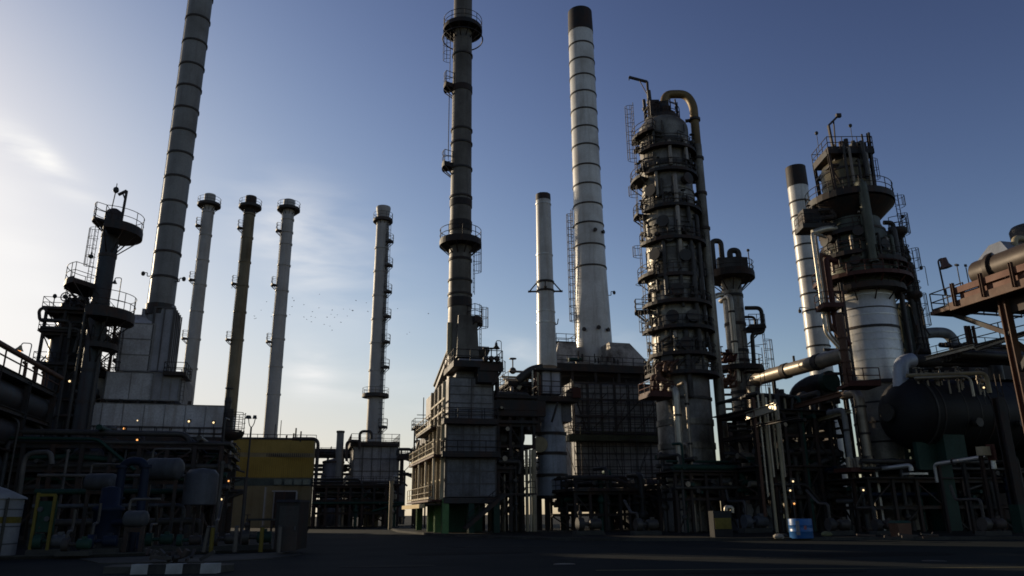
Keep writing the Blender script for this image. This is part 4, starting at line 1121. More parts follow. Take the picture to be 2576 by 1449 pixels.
# the curved air duct roof and deck left of the slim white stack
o, q_, zs_f = frame('burner_deck', 'small railed burner deck under a curved duct beside the slim white stack', 'steel frame', 1284, 1362, [968, 1000], 74.5, 4, 4, 1, STEEL, [0, 1], True, True, 14, [TAN, PIPEM, DR, PIPED], None, .2, 5, base=Zat(1003, *ax(1323, 985, 74.5)))
a, b, c3 = P(1302, 958, 74), P(1338, 930, 74), P(1366, 925, 74)
part('curved_duct', MB().pipe([a, P(1318, 944, 74), b, c3], .42, 12, 1.0), PIPED, o)
part('curved_duct', MB().pipe([a - Z * .9, P(1318, 955, 74.5), P(1345, 943, 74.5), P(1362, 946, 74.5)], .22, 8, .6), TAN, o)
for px in (1340, 1347, 1353, 1358):
    q = P(px, 962, 73.6); part('riser_pipe', MB().cyl(V3((q.x, q.y, Zat(1003, q.x, q.y))), V3((q.x, q.y, Zat(930 + rg.random() * 14, q.x, q.y))), .11, n=8), rg.choice([TAN, ORNG, GOLD]), o)

# ================= vertical heater under the slim white stack =================
xh, yh = ax(1386, 1120, 75.5)
def zh(py): return Zat(py, xh, yh - 1.1)
rh_ = 38 * mpp((xh, yh, zh(1120)))
oV = thing('vertical_heater', 'upright cylindrical heater with a square head under the slim white stack', 'heater', (xh, yh, .12))
VHM = mat('dull_blue_grey_cladding', (.30, .32, .36), .5, .15, (.05, .05, .05), .5, .4, .6, .15)
part('shell', MB().lathe(xh, yh, [(rh_, zh(1252)), (rh_, zh(1090)), (rh_ * .82, zh(1068)), (rh_ * .8, zh(1005))], 40), VHM, oV)
for row in (1090, 1140, 1195, 1250): part('shell_band', MB().ring(xh, yh, rh_, zh(row), .28, .1, 40), DR, oV)
for k in range(5):
    t = 2 * math.pi * k / 5 + .5; part('leg', MB().ibeam((xh + rh_ * .85 * math.cos(t), yh + rh_ * .85 * math.sin(t), .12), (xh + rh_ * .85 * math.cos(t), yh + rh_ * .85 * math.sin(t), zh(1250)), .4, .4), STEEL, oV)
ch, sh_ = gbox(1361, 1412, 926, 992, 74.2, 3)
part('square_head', MB().box(ch, sh_, GR), mat('pale_lilac_grey_cladding', (.42, .41, .45), .5, .1, (.09, .085, .08), .4, .35, .6, .15), oV)
part('cladding_seam', clad_ribs(ch, sh_, 2, 2, .04, .10), SEAM, oV)
deck(oV, 1345, 1460, 1000, 73.2, 5, STEEL, True, 1.1, .35); deck(oV, 1345, 1418, 928, 73.6, 4, STEEL, False, 1, .15, 'roof_plate')
a, b = P(1403, 1012, 73), P(1388, 1062, 73)
part('brace_rod', MB().cyl(a, b, .12, n=6), DR, oV)
part('round_manway', MB().cyl(P(1358, 1118, 73.8), P(1362, 1118, 76), .75, n=18), TAN, oV)
part('coffer', MB().box(*(lambda g: (g[0], g[1], GR))(gbox(1352, 1440, 1003, 1060, 74.8, 3))), CLADD, oV)
part('rust_box', MB().box(*(lambda g: (g[0], g[1], GR))(gbox(1440, 1462, 975, 1000, 73.4, 2))), REDS, oV)

# ================= big clad furnace under the tall white stack =================
YE = 86
oE2 = thing('furnace', 'broad dark clad furnace with a hipped hood under the tall white stack', 'furnace', (xE, yE, .12))
EDM = mat('mottled_grey_cladding', (.27, .262, .258), .6, .1, (.08, .07, .062), .7, .5, .7, .25)
c1, s1 = gbox(1434, 1690, 965, 1094, YE, 12); part('radiant_box', MB().box(c1, s1, GR), EDM, oE2); part('cladding_seam', clad_ribs(c1, s1, 7, 5, .05, .09), SEAM, oE2)
c1b, s1b = gbox(1446, 1686, 1104, 1262, YE + .6, 11); part('lower_box', MB().box(c1b, s1b, GR), EDM, oE2); part('cladding_seam', clad_ribs(c1b, s1b, 6, 4, .05, .09), SEAM, oE2)
HOODM = mat('mottled_hood_plate', (.40, .36, .31), .6, .15, (.045, .034, .026), .9, .6, .5, .3)
def hood(px0, px1, t0, t1, py0, py1, Y, dep):
    pm = P((px0 + px1) / 2, (py0 + py1) / 2, Y); s = mpp(pm); z0_, z1_ = Zat(py1, pm.x, pm.y), Zat(py0, pm.x, pm.y)
    vs = []
    for (a, b), z, e in (((px0, px1), z0_, 0), ((t0, t1), z1_, dep * .2)):
        for f_, j in ((a, e), (b, e), (b, dep - e), (a, dep - e)):
            vs.append(V3((pm.x, pm.y, z)) + B * ((f_ - (px0 + px1) / 2) * s) + A * j)
    return MB().add(vs, [(3, 2, 1, 0), (4, 5, 6, 7), (0, 1, 5, 4), (1, 2, 6, 5), (2, 3, 7, 6), (3, 0, 4, 7)])
part('hood', hood(1390, 1462, 1414, 1462, 856, 920, YE + .8, 6), HOODM, oE2)
part('hood', hood(1540, 1644, 1540, 1596, 858, 922, YE + .8, 6), HOODM, oE2)
d, c, wd = deck(oE2, 1392, 1660, 921, YE - .6, 10, STEEL, True, 1.05, .7)
part('deck_girder', MB().box(*(lambda g: (g[0], g[1], GR))(gbox(1400, 1650, 930, 948, YE + .4, 9))), STEEL, oE2)
for k in range(5):
    a = c1 + B * ((k / 4 - .5) * s1[0] * .98) - A * (s1[1] / 2 - .2)
    part('strut', MB().ibeam(V3((a.x, a.y, c1.z + s1[2] / 2)), V3((a.x, a.y, c.z - .6)), .3, .3), STEEL, oE2)
deck(oE2, 1425, 1692, 1098, YE - 1.4, 2.0, mat('olive_deck', (.05, .05, .025), .7), True, 1.05, .5, 'walkway')
deck(oE2, 1398, 1452, 862, YE + 3, 3, STEEL, True, 1.1, .15)
gr_ = MB()
f = V3(c1) - A * (s1[1] / 2 + .5)
for k in range(8):
    a = f + B * ((k / 7 - .5) * s1[0]); gr_.ibeam(a - Z * s1[2] * .5, a + Z * s1[2] * .5, .14, .14)
for k in range(4):
    z = (k / 3 - .5) * s1[2] * .95; gr_.beam(f - B * s1[0] / 2 + Z * z, f + B * s1[0] / 2 + Z * z, .14, .2)
for k in range(5):
    a = rg.uniform(-.5, .3) * s1[0]; gr_.beam(f + B * a - Z * s1[2] * .4, f + B * (a + 4) + Z * s1[2] * .3, .09)
part('wall_framing', gr_, DR, oE2)
for zone in ((1436, 1680, 962, 1092, 15, 9), (1448, 1680, 1106, 1225, 13, 7)):
    x0_, x1_, r0_, r1_, nx_, nz_ = zone; sc_ = MB()
    for k in range(nx_ + 1):
        q = P(x0_ + (x1_ - x0_) * k / nx_, r1_, YE - 1.3); t_ = P(x0_ + (x1_ - x0_) * k / nx_, r0_, YE - 1.3); sc_.cyl(V3((q.x, q.y, q.z)), V3((q.x, q.y, t_.z + rg.uniform(-.4, .5))), .045, n=5)
    for k in range(nz_ + 1):
        r_ = r0_ + (r1_ - r0_) * k / nz_; sc_.cyl(P(x0_ - 3, r_, YE - 1.35), P(x1_, r_ + rg.uniform(-1, 1), YE - 1.35), .04, n=5)
    for k in range(7):
        x_ = rg.uniform(x0_, x1_ - 40); sc_.cyl(P(x_, r1_, YE - 1.4), P(x_ + rg.choice((-1, 1)) * 35, r0_ + 20, YE - 1.4), .04, n=5)
    part('scaffold_grid', sc_, DR, oE2)
for k in range(6):
    a = c1b + B * ((k / 5 - .5) * s1b[0]) - A * (s1b[1] / 2); part('leg', MB().ibeam(V3((a.x, a.y, .12)), V3((a.x, a.y, c1b.z - s1b[2] / 2 + .1)), .45, .45), STEEL, oE2)
for px, py in ((1430, 905), (1448, 915), (1460, 918)):
    q = P(px, py, YE - 1.0); part('header_pipe', MB().cyl(q, q + B * 1.6 + Z * .1, .22, n=8), rg.choice([STEELG, PIPEM]), oE2)
for i in range(11):
    p = P(rg.uniform(1450, 1560), rg.uniform(908, 917), YE - rg.uniform(0, .5)); part('vent_stub', MB().cyl(p, p + Z * rg.uniform(.4, 1.3), rg.uniform(.05, .16), n=6), DR, oE2)

# ================= pale furnace at the left under the tall grey stack =================
YL = 75
oL = thing('furnace', 'pale grey stepped furnace of big plates under the tallest leaning stack', 'furnace', (P(400, 1000, YL + 3).x, YL + 3, .12))
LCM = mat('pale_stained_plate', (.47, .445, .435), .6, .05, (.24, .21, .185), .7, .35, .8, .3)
LCD = mat('shaded_stained_plate', (.26, .25, .26), .6, .05, (.08, .07, .06), .4, .5, .6, .15)  # darker copy of the stained plates, side shade put into the colour
cu, su = gbox(301, 380, 812, 934, YL + 1, 6)
part('upper_box', MB().box(cu, su, GR), LCM, oL)
cu2, su2 = gbox(306, 374, 786, 811.5, YL + 1.05, 5.9)
part('cladding_seam', clad_ribs(cu, su, 1, 3, .05, .12), SEAMP, oL)
part('upper_hood', hood(301, 380, 316, 378, 784, 811.5, YL + 1.0, 6), LCM, oL)
cp, sp = gbox(381, 430, 772, 934, YL + 1.6, 4.4)
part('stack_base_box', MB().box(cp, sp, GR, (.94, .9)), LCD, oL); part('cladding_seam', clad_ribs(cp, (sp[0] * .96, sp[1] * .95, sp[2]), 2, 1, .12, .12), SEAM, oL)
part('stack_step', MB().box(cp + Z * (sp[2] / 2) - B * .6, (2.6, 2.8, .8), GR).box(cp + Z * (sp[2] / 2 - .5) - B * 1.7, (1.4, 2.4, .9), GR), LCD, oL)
cl1, sl1 = gbox(270, 384, 936, 1006, YL, 9); part('middle_box', MB().box(cl1, sl1, GR), LCM, oL); part('cladding_seam', clad_ribs(cl1, sl1, 2, 1, .05, .08), SEAMP, oL)
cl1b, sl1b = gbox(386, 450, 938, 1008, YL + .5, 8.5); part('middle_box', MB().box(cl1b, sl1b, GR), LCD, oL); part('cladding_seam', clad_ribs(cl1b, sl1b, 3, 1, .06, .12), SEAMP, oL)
cl1c, sl1c = gbox(232, 268, 948, 1004, YL + .5, 6); part('middle_box', MB().box(cl1c, sl1c, GR), LCM, oL)
cl2, sl2 = gbox(216, 556, 1016, 1098, YL - .5, 10); part('lower_box', MB().box(cl2, sl2, GR), LCM, oL); part('cladding_seam', clad_ribs(cl2, sl2, 7, 1, .05, .07), SEAMP, oL)
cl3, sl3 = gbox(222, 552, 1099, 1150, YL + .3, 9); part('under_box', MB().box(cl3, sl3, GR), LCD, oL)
for k in range(9):
    a = cl2 + B * ((k / 8 - .5) * sl2[0] * .97) - A * (sl2[1] / 2 - .5); part('leg', MB().ibeam(V3((a.x, a.y, .12)), V3((a.x, a.y, cl3.z - sl3[2] / 2 + .05)), .4, .4), STEEL, oL)
for k in range(6):
    a = cl2 + B * ((k / 5 - .5) * sl2[0] * .6 - 1) - A * (sl2[1] / 2 - 1); part('stub_post', MB().ibeam(V3((a.x, a.y, cl2.z + sl2[2] / 2)), V3((a.x, a.y, cl1.z - sl1[2] / 2)), .3, .3), STEEL, oL)
deck(oL, 412, 466, 938, YL - .2, 4, STEEL, True, 1.1, .2); deck(oL, 244, 296, 938, YL, 4, STEEL, True, 1.2, .4); deck(oL, 210, 562, 1102, YL - 1.4, 1.0, STEEL, True, 1.1, .25, 'walkway')
deck(oL, 284, 306, 905, YL + 1, 3, STEEL, True, 1.1, .2); deck(oL, 284, 306, 852, YL + 1, 3, STEEL, True, 1.1, .2)
part('ladder', MB().ladder(V3((P(455, 1012, YL + 1).x, YL + 1, Zat(1012, *ax(455, 1012, YL + 1)))), 3.2, (1, -.3, 0), True), STEEL, oL)
part('ladder', MB().ladder(V3((P(296, 938, YL).x, YL, Zat(938, *ax(296, 938, YL)))), 4.5, (-1, -.3, 0), True), STEEL, oL)

# lit bulkhead lamps on and under it
for i, (px, py, dp, hot) in enumerate(((175, 959, 69, 0), (231, 1010, YL - .6, 0), (261, 1160 - 30, 70, 0), (312, 1078, YL - 1.5, 1), (346, 1058, YL - .8, 0), (475, 1060, YL - .8, 0), (537, 1063, YL - .8, 0), (216, 1107, 70, 0), (228, 1112 + 28 - 13, 68, 1), (345, 1107, YL - 2.6, 1), (557, 1261 - 5, 60, 0), (575, 1210, 62, 1), (344, 1140, 70, 0))):
    q = P(px, py, dp)
    o = thing('bulkhead_lamp', ['white-lit', 'orange-lit'][hot] + ' small lamp ' + ['on the dark stepped tower beside the slim column', 'at the column-side edge of the pale furnace', 'low under the column end of the pale furnace', 'on the walkway rail of the pale furnace', 'on the front plates of the pale furnace, below its tall box', 'on the front plates of the pale furnace, midway along', 'on the front plates of the pale furnace, near its end', 'at the foot of the slim dark column, the upper one', 'at the foot of the slim dark column, the lower one', 'in the dark directly under the pale furnace', 'low by the post at the pump yard', 'above the low lamp at the pump yard post', 'in the dark just below the orange lamp'][i], 'lamp', q, 'lit lamps in the shade of the pale furnace')
    part('housing', MB().box(q + V3((0, .12, .05)), (.34, .14, .3)).beam(q + V3((0, .15, 0)), q + V3((0, .15, -.8)), .06), LAMPM, o)
    part('bulb', MB().ball(q, .10 if dp > 64 else .07, 1, 8), BULBO if hot else BULBW, o)

# round cage platform at the right end of the pale furnace
xc, yc = ax(588, 1070, 70)
o = thing('round_platform_post', 'small round railed platform on a post at the end of the pale furnace', 'platform', (xc, yc, .12))
zc_ = Zat(1088, xc, yc)
part('post', MB().cyl((xc - .7, yc + .4, .12), (xc - .7, yc + .4, zc_ + 2.2), .42, n=14), DR, o)
part('deck', MB().lathe(xc, yc, [(.35, zc_ - .7), (.9, zc_ - .35), (1.0, zc_ - .05), (1.0, zc_)], 20), STEEL, o)
part('railing', MB().rail(arcpath(xc, yc, .98, zc_, 0, 2 * math.pi * .94, 16), 1.75, .03, .6, bars=4), STEEL, o)
vp = MB(); q = P(575, 1000, 71); vp.cyl(V3((q.x, q.y, .2)), V3((q.x, q.y, q.z)), .3, n=10); valve(vp, V3((q.x, q.y, Zat(1010, q.x, q.y))), .3); part('vent_pipe', vp, PIPED, o)

# ================= dark stepped tower left of the slim dark column =================
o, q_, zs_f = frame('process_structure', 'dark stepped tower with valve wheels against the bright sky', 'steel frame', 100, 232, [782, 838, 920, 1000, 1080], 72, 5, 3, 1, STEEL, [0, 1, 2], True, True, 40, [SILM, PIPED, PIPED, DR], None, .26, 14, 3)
wv = MB()
for i in range(16):
    p = P(rg.uniform(160, 216), rg.uniform(742, 780), 72.5)
    wv.tube([p + X0 * (math.cos(t) * .45) + Z * (math.sin(t) * .45) for t in [k * math.pi / 5 for k in range(11)]], .06, 5, False); valve(wv, p, .2)
part('valve_wheels', wv, DR, o)
part('vessel', MB().lathe(P(190, 800, 74).x, 74, [(1.5, 4), (1.5, Zat(770, *ax(190, 800, 74))), (1.0, Zat(758, *ax(190, 800, 74))), (.05, Zat(752, *ax(190, 800, 74)))], 20), SILM, o)
part('vessel', MB().lathe(P(165, 900, 73.5).x, 73.5, [(1.6, 3), (1.6, Zat(850, *ax(165, 900, 73.5))), (.05, Zat(838, *ax(165, 900, 73.5)))], 20), SILM, o)
part('loop_pipe', MB().pipe([P(116, 808, 71), P(100, 806, 71), P(98, 780, 71), P(114, 772, 71), P(118, 785, 71)], .16, 8, .5), DR, o)
for px, row in ((138, 745), (205, 735), (172, 722)):
    q = P(px, row, 72); part('mast', MB().cyl(V3((q.x, q.y, zs_f[0])), q, .05, n=5).ball(q, .2, 1.2, 8), LAMPM, o)
part('ladder', MB().ladder(q_(2.2, -.1, zs_f[2] + .1), zs_f[1] - zs_f[2], (0, -1, 0), True), STEEL, o)
for r0_, x in ((.5, .5), (.35, 1.1), (.3, 1.6), (.45, 2.1)): part('riser_pipe', MB().cyl(q_(x, .6, .12), q_(x, .6, zs_f[0] - rg.random() * 2), r0_, n=12), SILM, o)

# ================= yellow building =================
YB = 116
oB = thing('building', 'yellow-banded industrial shed with louvre strips and a dark doorway', 'building', (P(676, 1322, YB).x, YB, .12))
c_, s_b = gbox(567, 784, 1109, 1322, YB, 14)
zg = c_.z - s_b[2] / 2
c_.z = (c_.z + s_b[2] / 2) / 2 + .06; s_b = (s_b[0], 14, (c_.z - .12) * 2)
part('wall', MB().box(c_, s_b, GR), OCHW, oB)
def bb(r0, r1, d, x0=567, x1=784, m=YEL, name='band'):
    g = gbox(x0, x1, r0, r1, YB, d * 2); g0 = g[0] - A * d
    return part(name, MB().box(g0 - A * .001, (g[1][0] + .02, d * 2, g[1][2]), GR), m, oB)
BAND = mat('mustard_cladding_band', (.27, .185, .045), .6, 0, (.12, .075, .012), .4, .25, .5, .12)
bb(1106, 1139, .16, 565, 786, BAND); bb(1150, 1201, .12, 567, 784, YEL); bb(1140, 1149.5, .05, 567, 784, TEAL, 'louvre_strip'); bb(1203, 1222, .05, 567, 784, TEAL, 'window_strip')
for px in (690, 716, 740, 762): bb(1206, 1219, .07, px, px + 18, mat('grimy_window_glass', (.03, .06, .07), .2, 0, None, .3), 'window')
rb = MB()
for k in range(45):
    q = V3(c_) - A * 7.14 + B * ((k / 44 - .5) * s_b[0] * .99)
    for r0, r1 in ((1150, 1201),): rb.box(V3((q.x, q.y, (Zat(r0, q.x, q.y) + Zat(r1, q.x, q.y)) / 2)), (.09, .05, Zat(r0, q.x, q.y) - Zat(r1, q.x, q.y)), GR)
part('cladding_rib', rb, BAND, oB)
rb = MB()
for k in range(30):
    q = V3(c_) - A * 7.02 + B * ((k / 29 - .5) * s_b[0] * .99); rb.box(V3((q.x, q.y, (Zat(1224, q.x, q.y) + .12) / 2)), (.08, .05, Zat(1224, q.x, q.y) - .12), GR)
part('cladding_rib', rb, OCHW, oB)
bb(1101, 1106, .3, 563, 788, DR, 'gutter'); bb(1234, 1237, .12, 686, 746, FARG, 'door_lintel'); bb(1237, 1321, .08, 686, 690, FARG, 'door_jamb'); bb(1237, 1321, .08, 742, 746, FARG, 'door_jamb')
lv = MB()
for k in range(40):
    g = gbox(570 + k * 5.3, 572 + k * 5.3, 1140.5, 1149, YB, .2); lv.box(g[0] - A * .16, g[1], GR)
part('louvre', lv, DR, oB)
bb(1225, 1320, .10, 663, 668, FARG, 'downpipe'); bb(1236, 1322, .04, 690, 742, BLACKP, 'doorway')
rt = MB(); rc = V3(c_) + Z * (s_b[2] / 2)
rt.rail([rc - A * 6.5 + B * k for k in (-6.5, 6.5)], 1.0, .05, 1.4, toe=False)
part('roof_railing', rt, DR, oB)
for px, h in ((738, 1.2), (743, 2.0), (756, 1.5), (690, 2.6), (720, .9), (704, 3.2)):
    q = P(px, 1106, YB + 1); part('roof_vent', MB().cyl(V3((q.x, q.y, rc.z - .1)), V3((q.x, q.y, rc.z + h)), .06 if h > 2 else .12, n=6), DR, oB)
# inverted-U pipe beside the building
a0, a1, a2 = P(736, 1104, 112), P(801, 1104, 112), P(797, 1260, 112)
solo('pipe', MB().pipe([a0, a1, V3((a1.x, a1.y, .12))], .26, 12, 1.0), DR, 'dark pipe bent down to the ground beside the yellow shed', 'pipe', (a1.x, a1.y, .12))
# twin-head lamp post in front of the shed
q = P(634, 1052, 62); bx = V3((q.x, q.y, .12))
o = thing('lamp_post', 'lamp post with two floodlights in front of the yellow shed', 'lamp post', bx)
part('pole', MB().cyl(bx, V3((q.x, q.y, q.z - .7)), .09, .07, 10), DR, o)
part('lyre_bracket', MB().pipe([V3((q.x - .28, q.y, q.z)), V3((q.x - .2, q.y, q.z - .5)), V3((q.x, q.y, q.z - .8)), V3((q.x + .2, q.y, q.z - .5)), V3((q.x + .28, q.y, q.z))], .035, 6, .3), DR, o)
for k in (-1, 1): part('floodlight', MB().box((q.x + k * .26, q.y - .1, q.z + .08), (.34, .4, .26), k * .3, (.7, .7)), LAMPM, o)

# ================= far furnace under the lone stack =================
YS = 120
oS = thing('furnace', 'distant dark furnace block under the lone slim stack', 'furnace', (xG, yG, .12))
c_, s_ = gbox(888, 1004, 1122, 1218, YS, 12); part('radiant_box', MB().box(c_, s_, GR, (.94, .96)), CLAD, oS); part('cladding_seam', clad_ribs(c_, (s_[0] * .99, s_[1], s_[2]), 5, 3, .03, .12), SEAM, oS)
deck(oS, 884, 1006, 1113, YS - .5, 10, STEEL, True, 1.3, .5)
deck(oS, 1004, 1046, 1148, YS - 1.5, 3, STEEL, True, 1.1, .4)
for k in range(5):
    a = c_ + B * ((k / 4 - .5) * s_[0] * .95) - A * (s_[1] / 2 - .5); part('leg', MB().ibeam(V3((a.x, a.y, .12)), V3((a.x, a.y, c_.z - s_[2] / 2)), .5, .5), STEEL, oS)
part('burner_box', MB().box(*(lambda g: (g[0], g[1], GR))(gbox(875, 1015, 1218, 1300, YS + 2, 9))), CLADD, oS)
for px0, px1, r1_, r2_ in ((872, 905, 1110, 1160), (905, 935, 1085, 1113), (1000, 1036, 1130, 1146)):
    a, b = P(px0, r2_, YS - 2), P(px0, r1_, YS - 2); c3 = P(px1, r1_, YS - 2); part('bent_pipe', MB().pipe([a, b, c3, c3 - Z * 1.2], .22, 8, .7), DR, oS)
q = P(857, 1084, YS); x_, y_ = q.x, q.y
oq = thing('flue_stack', 'short stubby dark stack near the yellow shed', 'flue stack', (x_, y_, .12))
rq = 9 * mpp(q)
part('shell', MB().lathe(x_, y_, [(rq, .12), (rq, q.z), (rq * .85, q.z), (rq * .85, q.z - 2)], 20, False, sharp=True), GREYP, oq)
part('rim', MB().ring(x_, y_, rq, q.z - .15, .3, .08, 20), DR, oq)
frame('pipe_bridge', 'distant pipe bridge with a railed deck between the yellow shed and the middle furnace', 'pipe rack', 790, 1050, [1146, 1190], 131, 3, 7, 1, STEEL, [0], True, True, 26, [PIPED, DR, SILM], None, .3, 42, 2)
frame('pipe_rack', 'low dark pipe rack in front of the distant furnace', 'pipe rack', 792, 1000, [1222, 1256, 1288], 109, 4, 7, 1, STEEL, [0], False, True, 30, [PIPED, DR, PIPEM, STEELG], None, .3, 43, 3)
oz = thing('storage_vat', 'squat dark vat raised behind the distant pipe bridge', 'tank', (P(838, 1200, 121).x, 121, .12))
xz, yz = ax(838, 1180, 121); zz0, zz1 = Zat(1225, xz, yz), Zat(1160, xz, yz); rz_ = 26 * mpp((xz, yz, zz0))
part('shell', MB().lathe(xz, yz, [(rz_, .12), (rz_, zz1), (.1, zz1 + .4)], 24), CLADD, oz); part('rim', MB().ring(xz, yz, rz_, zz1 - .2, .3, .1, 24), DR, oz)
for i, (px, w_, h_) in enumerate(((800, 26, 2.6), (862, 30, 3.4), (925, 34, 2.4), (975, 22, 3.0))):
    q = G(px, 1327); wd = w_ * mpp(q)
    o = thing('pump_shelter', ['small dark shelter', 'pale round-topped shelter', 'low dark shelter with a hatch', 'narrow dark shelter'][i] + ' under the distant pipe bridge' + [' next to the yellow shed', '', ' in the middle', ' next to the middle furnace'][i], 'shelter', (q.x, q.y + 2, .12), 'shelters under the distant pipe bridge')
    part('body', MB().box((q.x, q.y + 2, .12 + h_ / 2), (wd, 2.4, h_), GR), [CLADD, GREYP, OCHW, STEELG][i], o)
    part('roof', MB().box((q.x, q.y + 2, .12 + h_ + .1), (wd * 1.1, 2.8, .18), GR, (.9, .8)), DR, o)
    part('hatch', MB().box(V3((q.x, q.y + 2, 1.3)) - A * 1.22, (wd * .4, .06, 1.9), GR), BLACKP, o)
q = P(985, 1210, 88); solo('post', MB().cyl(V3((q.x, q.y, .12)), V3((q.x, q.y, q.z)), .2, n=10).ring(q.x, q.y, .2, q.z - .1, .2, .05, 10), TAN, 'lone pale lit post at the mouth of the road beside the middle furnace', 'post', (q.x, q.y, .12))
# ---------------------------------------------------------------- right hand plant
rr_ = random.Random(77)
SHD = mat('dark_matt_sheeting', (.026, .026, .026), .9, 0, (.015, .013, .012), .6, .4, .5, .2)
# big cross pipe from the slim column towards the tower
a, b = P(1893, 957, 69), P(2125, 892, 58.2)
o = thing('pipe', 'fat lagged pipe slanting between the slim column and the vacuum tower', 'pipe', (a.x, a.y, a.z))
part('run', MB().pipe([a - Z * 6, a, b], .60, 18, 1.0), PIPEM, o)
for t in (.38, .72): q = a.lerp(b, t); part('flange', MB().cyl(q, q + (b - a).normalized() * .55, .68, n=18), DR, o)
part('vent', MB().cyl(a.lerp(b, .5) + Z * .5, a.lerp(b, .5) + Z * 1.1, .1, n=6), STEEL, o)
q = a.lerp(b, .25); part('support', MB().ibeam(q - Z * .5, V3((q.x, q.y, .12)), .25, .25), STEEL, o)
# low structure with pipes in front of the tower
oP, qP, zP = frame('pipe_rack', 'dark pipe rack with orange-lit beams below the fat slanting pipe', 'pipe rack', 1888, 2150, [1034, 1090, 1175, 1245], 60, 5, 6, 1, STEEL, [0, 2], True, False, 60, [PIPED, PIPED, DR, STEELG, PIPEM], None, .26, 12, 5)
for px0, py0, px1, py1, w_, m in ((1878, 1047, 1952, 1023, .6, GOLD), (1960, 1034, 2120, 990, .38, ORNG), (2040, 1062, 2140, 1035, .26, TAN), (1885, 1075, 2010, 1050, .2, DR)):  # gold and orange beam colours carry the sunlight on them
    Ya = 59.6 if px0 < 1900 else 62; a, b = P(px0, py0, Ya), P(px1, py1, Ya * (px0 - 763) / (px1 - 763)); part('lit_beam', MB().ibeam(a, b, .3, w_), m, oP)
for px, top, bot in ((1895, 1000, 1300), (1905, 985, 1250), (1918, 990, 1340), (1926, 1000, 1200), (1935, 975, 1180), (1948, 1005, 1345), (1955, 1020, 1200)):
    a = P(px, top, 58.6); part('riser_pipe', MB().cyl(V3((a.x, a.y, Zat(bot, a.x, a.y))), a, rr_.uniform(.07, .14), n=8), rr_.choice([TAN, GOLD, ORNG, PIPEM]), oP)
d, c, wd = deck(oP, 1888, 1972, 1032, 59, 3, STEEL, True, 1.15, .2)
bx_ = MB()
for i in range(16):
    p = P(rr_.uniform(1895, 1985), 1030, 59 + rr_.random() * 2); part('vent_stub', MB().cyl(p, p + Z * rr_.uniform(.5, 1.9), rr_.uniform(.08, .28), n=8), rr_.choice([DR, DR, TAN]), oP)
bx_.vessel(P(1965, 1012, 61), P(1985, 1008, 62), .5, 12); part('knockout_pot', bx_, DR, oP)
# humped exchanger behind, with its arched shell
a, b = P(2005, 1010, 70), P(2085, 960, 68)
o = thing('exchanger', 'humped dark exchanger on the rack below the fat pipe', 'exchanger', (a.x, a.y, a.z - 1))
part('shell', MB().pipe([a - Z * 1.0, a + Z * .8, P(2045, 962, 69), b, b - Z * 2], .75, 16, 1.6), PIPED, o)
for px_ in (2030, 2062): q = P(px_, 1016, 69.3); part('leg', MB().ibeam(q, V3((q.x, q.y, .12)), .3, .3), STEEL, o)
part('end_flange', MB().cyl(P(2080, 962, 67.6), P(2092, 958, 67), .95, n=18), STEELG, o)
part('saddle', MB().box(P(2045, 1010, 69), (3.2, 1.2, 2.4), GR), STEEL, o)
part('railing', MB().rail([P(1998, 1018, 67.5), P(2030, 1010, 67.5)], 1.1, .035, .8), STEEL, o)
# gold-lit vertical pipes right of the ringed column and in front of it
for nm, px, t_, b_, Y, rad, m, lab in (
    ('pipe', 1699, 975, 1345, 62.0, .30, GOLD, 'bright lagged drop pipe in front of the ringed column'),
    ('pipe', 1724, 960, 1250, 62.0, .13, PIPEM, 'thin pipe beside the bright drop pipe on the ringed column'),
    ('pipe', 1836, 742, 960, 70.6, .27, GOLD, 'sunlit pipe running down the slim column'),
    ('pipe', 2122, 1030, 1300, 58.0, .22, GREYP, 'grey pipe standing in front of the bright tower base'),
    ('pipe', 2160, 985, 1180, 58.5, .36, PIPEM, 'lagged pipe with flanges at the foot of the bright tower')):
    a = P(px, t_, Y); z0_ = max(.12, Zat(b_, a.x, a.y))
    back_ = a + A * 2.2 + (B * .3)
    o = thing(nm, lab, 'pipe', (a.x, a.y, z0_))
    part('run', MB().pipe([V3((a.x, a.y, z0_)), a, back_], rad, 14, rad * 2.5), m, o)
    for t in (.15, .45, .8): z = z0_ + (a.z - z0_) * t; part('flange', MB().ring(a.x, a.y, rad, z, .16, .07, 14), DR, o)
a, b, c3 = P(1752, 765, 66.5), P(1808, 742, 70), P(1816, 742, 70.6)
solo('pipe', MB().pipe([a + A * 2, a, b, c3], .26, 12, .6), GOLD, 'short sunlit pipe slanting from the ringed column to the slim column', 'pipe', a)
a, b = P(1575 + 10, 985, 64), P(1655, 975, 64)
mfx = MB()
for i in range(12):
    p = P(rr_.uniform(1640, 1690), rr_.uniform(925, 985), 62.5 + rr_.random()); mfx.pipe([p, p + Z * rr_.uniform(.3, 1.2), p + Z * rr_.uniform(.3, 1.2) + B * rr_.uniform(.3, 1)], rr_.uniform(.1, .2), 8, .2); valve(mfx, p, .18)
o = thing('valve_station', 'rusty valve station jutting from the foot of the ringed column', 'valve station', (P(1650, 985, 63).x, 63, Zat(990, *ax(1650, 985, 63))))
part('piping', mfx, ORNG, o); dd, c, wd = deck(o, 1634, 1700, 988, 61.8, 2.4, REDS, True, 1.0, .3)
# valve stations on the slim column
for row, dx in ((900, 0), (960, 4)):
    mfx = MB()
    for i in range(9):
        p = P(rr_.uniform(1800, 1840), row + rr_.uniform(-14, 14), 69.6 + rr_.random()); mfx.pipe([p, p + B * rr_.uniform(.3, .9), p + B * .6 + Z * rr_.uniform(.3, .8)], rr_.uniform(.1, .22), 8, .2); valve(mfx, p, .16)
    part('valve_piping', mfx, REDS if row == 900 else ORNG, o2)
